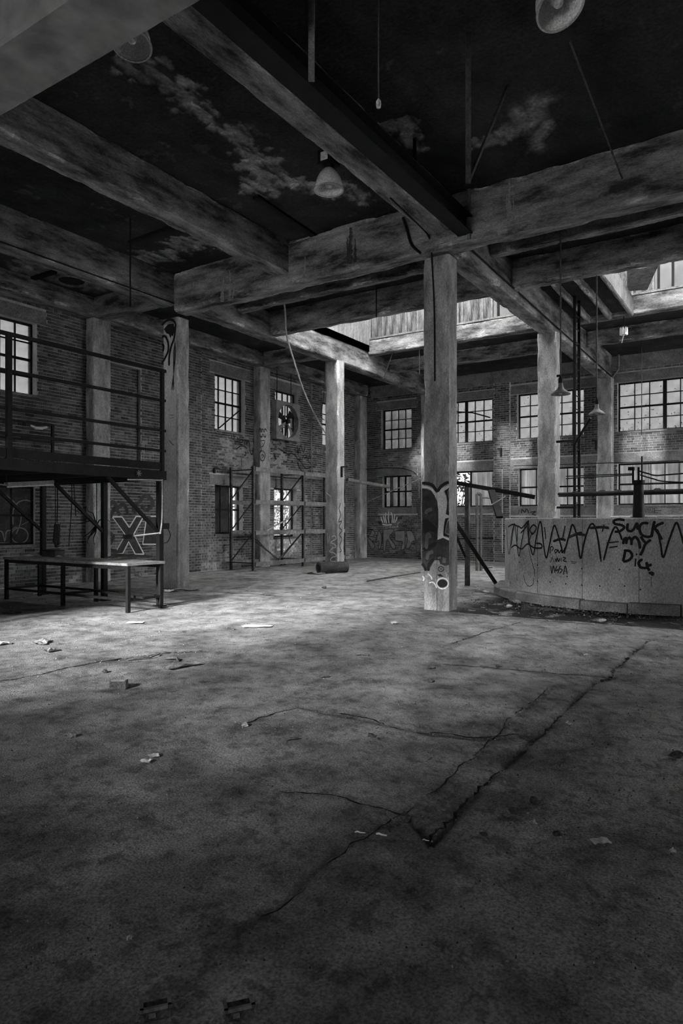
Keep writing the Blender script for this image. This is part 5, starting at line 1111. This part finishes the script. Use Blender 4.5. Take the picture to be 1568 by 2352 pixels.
# --- far wall
K_ = ((800, 1160), 8.711); fs = surf_u(U1 - .020)
blobs = [[(290, 440), (340, 420), (380, 450), (375, 560), (350, 620), (345, 700), (310, 745), (260, 730), (255, 660), (290, 600)], [(350, 630), (430, 590), (470, 500), (520, 540), (520, 600), (470, 630)], [(365, 650), (400, 650), (510, 780), (515, 840), (490, 890), (450, 870)], [(545, 760), (600, 520), (640, 560), (668, 660), (640, 860), (600, 880), (610, 720)],
         [(690, 490), (900, 480), (880, 560), (820, 640), (940, 820), (920, 880), (870, 860), (790, 700), (765, 720), (735, 920), (700, 920), (690, 700)], [(930, 520), (1100, 510), (1130, 560), (1120, 860), (1050, 900), (1080, 740), (1000, 720), (930, 690)], [(1150, 520), (1260, 520), (1320, 640), (1340, 700), (1270, 740), (1210, 870), (1150, 860), (1180, 700)]]
spray(wall_far, 'grey_paint', fs, *K_, [], .03, fills=blobs, label='pale bubble letters')
spray(wall_far, 'black_paint', fs, *K_, [b + b[:1] for b in blobs], .022, label='black letter outlines')
spray(wall_far, 'white_paint', fs, *K_, [[(650, 230), (665, 300), (690, 355)], [(692, 215), (715, 290), (725, 355)], [(748, 150), (738, 250), (765, 370)], [(805, 125), (798, 250), (812, 375)], [(850, 140), (880, 240), (868, 360)], [(925, 180), (915, 280), (900, 355)], [(972, 230), (955, 300), (925, 352)], [(680, 382), (760, 400), (868, 390)]], .045, label='pale crown')
spray(wall_far, 'white_paint', fs, *K_, [[(862, 420), (835, 425), (838, 460), (868, 455)], [(880, 430), (900, 420), (905, 455), (880, 460), (880, 430)], [(940, 420), (920, 440), (945, 455)], [(960, 460), (980, 415), (1000, 460)], [(965, 345), (985, 385), (1020, 340)]], .016)
B_ = ((1180, 1040), 4.041); bs = surf_u(U1 - .026)
spray(wall_far, 'black_paint', bs, *B_, [[(38, 572), (50, 530)], [(68, 562), (75, 525), (100, 552), (116, 520), (138, 562)], [(150, 552), (200, 545), (170, 568), (205, 580)]], .032, label='black tag')
spray(wall_far, 'black_paint', bs, *B_, [[(1172, 530), (1195, 526), (1178, 552), (1196, 556)], [(1205, 560), (1205, 515), (1226, 560), (1226, 515)], [(1242, 515), (1246, 560)], [(1260, 560), (1260, 515), (1285, 556), (1286, 510)], [(1330, 512), (1302, 515), (1302, 556), (1332, 552)], [(1302, 535), (1366, 535)]], .024, curve=False, label='black tag')
O_ = ((780, 840), 4.9)
spray(wall_left, 'grey_paint', surf_v(V1 - .020), *O_, [[(95, 1590), (62, 1470)], [(100, 1590), (105, 1490)], [(108, 1592), (150, 1500)], [(112, 1595), (185, 1545)], el(142, 1645, 36, 46), [(110, 1720), (130, 1800), (150, 1740), (180, 1800), (190, 1750)], [(120, 1860), (160, 1790)]], .04, label='pale sprayed shapes')

# --- lime and damp stains on the flaking cross beam
I_ = ((0, 0), 1.0); xs = surf_u(9.93)
def streak(x, y0, y1, w0, w1, seed, n=22):
    rng = random.Random(seed); l, r = [], []; j = 0.0
    for k in range(n + 1):
        t_ = k / n; y = y0 + (y1 - y0) * t_; w = (w0 + (w1 - w0) * t_) * rng.uniform(.45, 1.15); j += rng.uniform(-.8, .8)
        l.append((x + j - w, y)); r.append((x + j + w, y + rng.uniform(-1, 1)))
    return l + r[::-1]
for k, (x, y0, y1, w0, w1) in enumerate(((1171, 398, 505, 1.2, 5), (1164, 445, 512, .8, 3), (1180, 440, 505, .6, 2.5), (512, 640, 694, 1.5, 6), (527, 622, 690, 1, 4), (537, 650, 686, 1, 3), (700, 590, 640, 1, 4))):
    spray(b_cross, 'parging', xs, *I_, [], .03, fills=[streak(x, y0, y1, w0, w1, 50 + k)], name='lime_streak')
for k, (x, y0, y1, w0, w1) in enumerate(((805, 522, 606, 2.5, 9), (797, 545, 604, 1, 4), (815, 548, 602, 1, 4))):
    spray(b_cross, 'soft_black_paint', xs, *I_, [], .03, fills=[streak(x, y0, y1, w0, w1, 80 + k)], name='damp_stain')

# ================================================================== SMALL THINGS ON THE FLOOR
def floor_z(p): return 0.0
def chunk(name, label, cat, x, y, size, mname, seed, flat=0.55, group=None):
    p = on_z(x, y); rng = random.Random(seed); bm = bmesh.new(); bmesh.ops.create_icosphere(bm, subdivisions=2, radius=1.0)
    ax = Vector((rng.gauss(0, 1), rng.gauss(0, 1), rng.gauss(0, 1)))
    planes = [Vector((rng.gauss(0, 1), rng.gauss(0, 1), rng.gauss(0, 1))).normalized() for _ in range(7)]
    V_ = []
    for v in bm.verts:
        c = v.co.copy()
        for n in planes:
            k = c.dot(n)
            if k > .62: c -= n * (k - .62)
        c *= rng.uniform(.82, 1.1)
        V_.append((p.x + c.x * size, p.y + c.y * size * rng.uniform(.97, 1.03), (c.z + .62) * size * flat))
    zmin = min(v[2] for v in V_); V_ = [(a, b, c - zmin - .002) for a, b, c in V_]
    F_ = [tuple(v.index for v in f.verts) for f in bm.faces]; bm.free()
    return tag(add_obj(name, V_, F_, mname), label, cat, group)
def scrap(name, label, cat, x, y, sx, sy, rot, mname, seed, crumple=.012, group=None):
    p = on_z(x, y); rng = random.Random(seed); n = 4; V_, F_ = [], []
    c_, s_ = math.cos(rot), math.sin(rot)
    for lay in (0, -.0025):
        for i in range(n + 1):
            for j in range(n + 1):
                a, b = (i / n - .5) * sx * rng.uniform(.86, 1.06), (j / n - .5) * sy * rng.uniform(.86, 1.06)
                if lay == 0: z = .006 + abs(rng.gauss(0, crumple)); V_.append((p.x + a * c_ - b * s_, p.y + a * s_ + b * c_, z))
                else: q = V_[i * (n + 1) + j]; V_.append((q[0], q[1], q[2] + lay))
    k = (n + 1) ** 2
    for i in range(n):
        for j in range(n):
            q = i * (n + 1) + j; F_.append((q, q + n + 1, q + n + 2, q + 1)); F_.append((k + q, k + q + 1, k + q + n + 2, k + q + n + 1))
    return tag(add_obj(name, V_, F_, mname), label, cat, group)
def stick(label, x0, y0, x1, y1, w, mname, bend=0.0, z=0.01, name='stick', cat='stick'):
    a, b = on_z(x0, y0), on_z(x1, y1); a.z = b.z = z; c = (a + b) / 2 + Vector((bend, -bend, abs(bend) * .4))
    m = MB(); m.tube([a, a.lerp(c, .5) + Vector((0, 0, .004)), c, c.lerp(b, .5), b], [w * .5, w * .6, w * .55, w * .5, w * .4], 6); return tag(m.build(name, mname, origin=tuple(a)), label, cat)
# broken brick, alone on the left of the floor
bk = on_z(272, 1581); br = thing('broken_brick', 'broken dark brick lying alone on the left of the floor', 'brick', (bk.x, bk.y, 0))
m = MB(); m.bar((bk.x - .04, bk.y + .05, .035), (bk.x + .04, bk.y - .06, .035), .085, .068); o = m.build('brick_body', 'dark_rubble', br)
m = MB(); m.bar((bk.x - .035, bk.y + .045, .0695), (bk.x + .035, bk.y - .05, .0695), .07, .004); m.build('mortar_bed', 'mortar', br)
for k, (x, lb) in enumerate(((357, 'small worn block with a raised rim at the bottom edge, left of the pair'), (548, 'small worn block with a raised rim at the bottom edge, right of the pair'))):
    p = on_z(x, 2330); t_ = thing('worn_block', lb, 'block', (p.x, p.y, 0)); R_ = Matrix.Translation((p.x, p.y, 0)) @ Matrix.Rotation(YAW - math.radians(72), 4, 'Z')
    m = MB(); m.box(-.042, .042, -.02, .02, 0, .028); m.V = [tuple(R_ @ Vector(v)) for v in m.V]; m.build('block_body', 'dark_rubble', t_)
    m = MB(); m.box(-.045, .045, -.023, -.014, .026, .036); m.box(.034, .045, -.023, .023, .026, .036); m.box(-.045, -.034, -.023, .023, .026, .036); m.V = [tuple(R_ @ Vector(v)) for v in m.V]; m.build('rim', 'cardboard', t_)
    m = MB(); m.box(-.02, .0, -.0215, -.0195, .006, .02); m.V = [tuple(R_ @ Vector(v)) for v in m.V]; m.build('mark', 'grey_paint', t_)
CH = [('pale rounded stone on the floor left of the foreground column', 905, 1433, .055, 'pale_rubble'), ('pale concrete cube lying at the edge of the dark muck by the tank', 1382, 1429, .06, 'pale_rubble'),
      ('crumbled concrete lump at the end of the long floor joint', 928, 1886, .032, 'dark_rubble'), ('crumbled dark lump on the right foreground floor', 1181, 1872, .038, 'dark_rubble'), ('darker crumbled lump just right of the joint in the foreground', 1226, 1845, .034, 'dark_rubble'),
      ('small dark stone in the bright middle of the floor', 990, 1535, .04, 'dark_rubble'), ('dark stone beside the light patch right of the centre floor', 1143, 1533, .035, 'dark_rubble'), ('flat dark stone at the middle of the floor', 988, 1567, .04, 'dark_rubble'),
      ('pale pebble on the left of the cracked patch', 563, 1668, .03, 'pale_rubble'), ('dark pebble beside the cracked patch', 851, 1693, .03, 'dark_rubble'), ('pale pebble below the cracked patch', 980, 1745, .025, 'concrete'),
      ('rubble lump lying at the foot of the tank kerb', 1185, 1386, .09, 'concrete'), ('second rubble lump lying at the foot of the tank kerb', 1168, 1395, .06, 'pale_rubble'), ('dark lump on the floor at the far right', 1553, 1738, .05, 'dark_rubble'),
      ('dark pebble among the sticks at left', 240, 1545, .035, 'dark_rubble'), ('dark pebble left of the fallen brick', 165, 1692, .035, 'concrete'), ('dark pebble right of the bench shadow', 535, 1447, .03, 'dark_rubble'),
      ('dark fist sized stone near the middle column', 745, 1352, .07, 'dark_rubble'), ('dark pebble in the right foreground', 1110, 1918, .02, 'dark_rubble'), ('dark clod in the right foreground', 1280, 1920, .025, 'dark_rubble'), ('pale pebble by the foot of the left wall', 320, 1325, .08, 'pale_rubble')]
for i, (lb, x, y, s_, mn) in enumerate(CH): chunk('stone', lb, 'stone', x, y, s_, mn, 300 + i)
SR = [('white paper scrap on the dark left floor, larger of two', 335, 1750, .07, .05, 'paper'), ('white paper scrap on the dark left floor, smaller of two', 353, 1738, .06, .045, 'paper'), ('white smear of paper pulp at the right foreground', 1378, 1936, .09, .05, 'paper'),
      ('small white flake beside the crumbled lump in the foreground', 1224, 1893, .04, .03, 'paper'), ('small white flake right of the long joint', 1307, 1664, .05, .03, 'paper'), ('long white sheet standing for a sun patch on the floor at centre', 591, 1439, .42, .16, 'paper'), ('white sheet scrap standing for a sun patch on the floor below the bench', 310, 1431, .24, .14, 'paper'),  # the two big white sheets stand in for sun patches
      ('pale scrap at the left edge of the bright floor', 6, 1481, .14, .1, 'paper'), ('flat pale scrap among the litter at left', 120, 1496, .16, .1, 'cardboard'), ('flattened cardboard at the foot of the pale column', 425, 1356, .55, .35, 'cardboard'), ('second cardboard piece before the pale column', 400, 1358, .4, .3, 'paper'),
      ('dark cloth heap lying at the left edge', 25, 1408, .45, .2, 'dirty_board'), ('pale litter on the floor under the bench', 85, 1366, .22, .14, 'paper'), ('flat dark sheet left of the sticks', 95, 1477, .3, .16, 'cardboard'), ('pale scrap under the right half of the bench', 265, 1381, .12, .1, 'paper'),
      ('thin white scrap on the floor before the tank', 1110, 1360, .3, .12, 'paper'), ('flat grey sheet on the floor near the pallet rack', 722, 1318, .6, .3, 'cardboard'), ('small white scrap far right in the foreground', 1545, 1958, .03, .02, 'paper'), ('grey leaf scrap right of the fallen brick', 420, 1532, .4, .1, 'cardboard'),
      ('pale flake on the floor right of centre', 1345, 1505, .05, .02, 'paper'), ('grey crumpled scrap on the dark lower left floor', 160, 1692, .06, .05, 'cardboard'), ('faint pale scrap at the lower left', 296, 2160, .02, .015, 'paper')]
for i, (lb, x, y, a, b, mn) in enumerate(SR): scrap('scrap', lb, 'scrap', x, y, a, b, RNG.uniform(0, 3) if i not in (5, 6) else YAW - math.radians(90), mn, 400 + i, crumple=.006 if a < .1 or i in (5, 6) else .02)
for i, (lb, x0, y0, x1, y1, w, mn, bd) in enumerate((('dark stick lying among litter below the bench, longest', 292, 1518, 345, 1512, .02, 'dark_rubble', .03), ('forked twig pointing up right beside the long stick', 340, 1515, 367, 1503, .012, 'dark_rubble', .02), ('dark twisted stick right of the twig', 378, 1515, 408, 1520, .02, 'dark_rubble', .04),
      ('thin dark stick below the twisted stick', 385, 1530, 440, 1528, .018, 'dark_rubble', .01), ('short white stick in the foreground, left one', 815, 1916, 839, 1918, .006, 'paper', 0), ('short white stick in the foreground, right one', 864, 1920, 888, 1924, .008, 'paper', 0), ('thin pale stick near the end of the joint', 970, 1934, 985, 1936, .005, 'paper', 0),
      ('short dark stick on the cracked patch', 655, 1703, 686, 1698, .014, 'dark_rubble', .01), ('short dark stick on the centre floor', 735, 1557, 756, 1555, .018, 'dark_rubble', .01), ('dark splinter in the bright middle floor', 815, 1505, 846, 1507, .02, 'dark_rubble', .02),
      ('dark iron bar lying along the floor before the far wall', 843, 1336, 965, 1315, .04, 'rusty_steel', 0), ('thin dark rod on the floor behind the front column', 1108, 1306, 1130, 1304, .04, 'rusty_steel', 0))):
    stick(lb, x0, y0, x1, y1, w, mn, bd)
# grit and leaf crumbs nobody could count
rng = random.Random(77); m = MB(); m2 = MB()
for i in range(5200):
    if i < 3600:
        f = 2.2 + 13 * rng.random() ** 1.3; x = rng.uniform(-40, 1608); p = at_fwd(x, 1195, f)
    else:
        a = rng.uniform(math.pi * .75, math.pi * 1.75); r = TR + .16 + abs(rng.gauss(0, .5)); p = Vector((TC.x + r * math.cos(a), TC.y + r * math.sin(a), 0)); f = 11
    if p.y > V1 - .1 or p.x > U1 - .1 or math.hypot(p.x - TC.x, p.y - TC.y) < TR + .15: continue
    s_ = rng.uniform(.0015, .0045) * (1 + .16 * f) * (2.2 if i >= 3600 else 1); a = rng.uniform(0, 6.28); e = rng.uniform(.4, 1)
    cx, sx = math.cos(a) * s_, math.sin(a) * s_
    (m2 if i >= 3600 and rng.random() < .8 else m).add([(p.x + cx, p.y + sx, -.003), (p.x - sx * e, p.y + cx * e, -.003), (p.x - cx, p.y - sx, -.003), (p.x + sx * e, p.y - cx * e, -.003), (p.x + rng.uniform(-.3, .3) * s_, p.y, s_ * rng.uniform(.4, 1.1))], [(0, 1, 4), (1, 2, 4), (2, 3, 4), (3, 0, 4)])
o = m.build('floor_grit', 'grit', origin=(5, 5, 0)); o['kind'] = 'stuff'; o['label'] = 'scattered grit and crumbs over the concrete floor'; o['category'] = 'grit'
o = m2.build('muck_crumbs', 'dirty_board', origin=(12, 0, 0)); o['kind'] = 'stuff'; o['label'] = 'dark crumbs and rotten leaves banked round the tank kerb'; o['category'] = 'debris'

GROUPS = {'column': 'concrete columns of the hall', 'beam': 'concrete roof beams', 'stone': 'stones and lumps on the floor', 'scrap': 'scraps of litter', 'stick': 'sticks lying on the floor', 'sheet': 'corrugated sheets outside the far windows',
          'conduit': 'conduits', 'rod': 'thin rods hanging from the roof', 'batten': 'loose battens', 'cable': 'loose cables and wires', 'channel': 'dark ceiling channels', 'bracket': 'black wall brackets', 'block': 'worn blocks at the bottom edge', 'shrub': 'shrubs outside', 'pipe': 'pipes'}
for o in bpy.data.objects:
    if o.parent is None and o.get('category') in GROUPS: o['group'] = GROUPS[o['category']]
    elif o.parent is None and o.get('category') == 'lamp' and o.name.startswith(('bell_lamp', 'enamel_lamp')): o['group'] = 'bell shaped factory lamps' if o.name.startswith('bell') else 'enamel lamps over the tank'
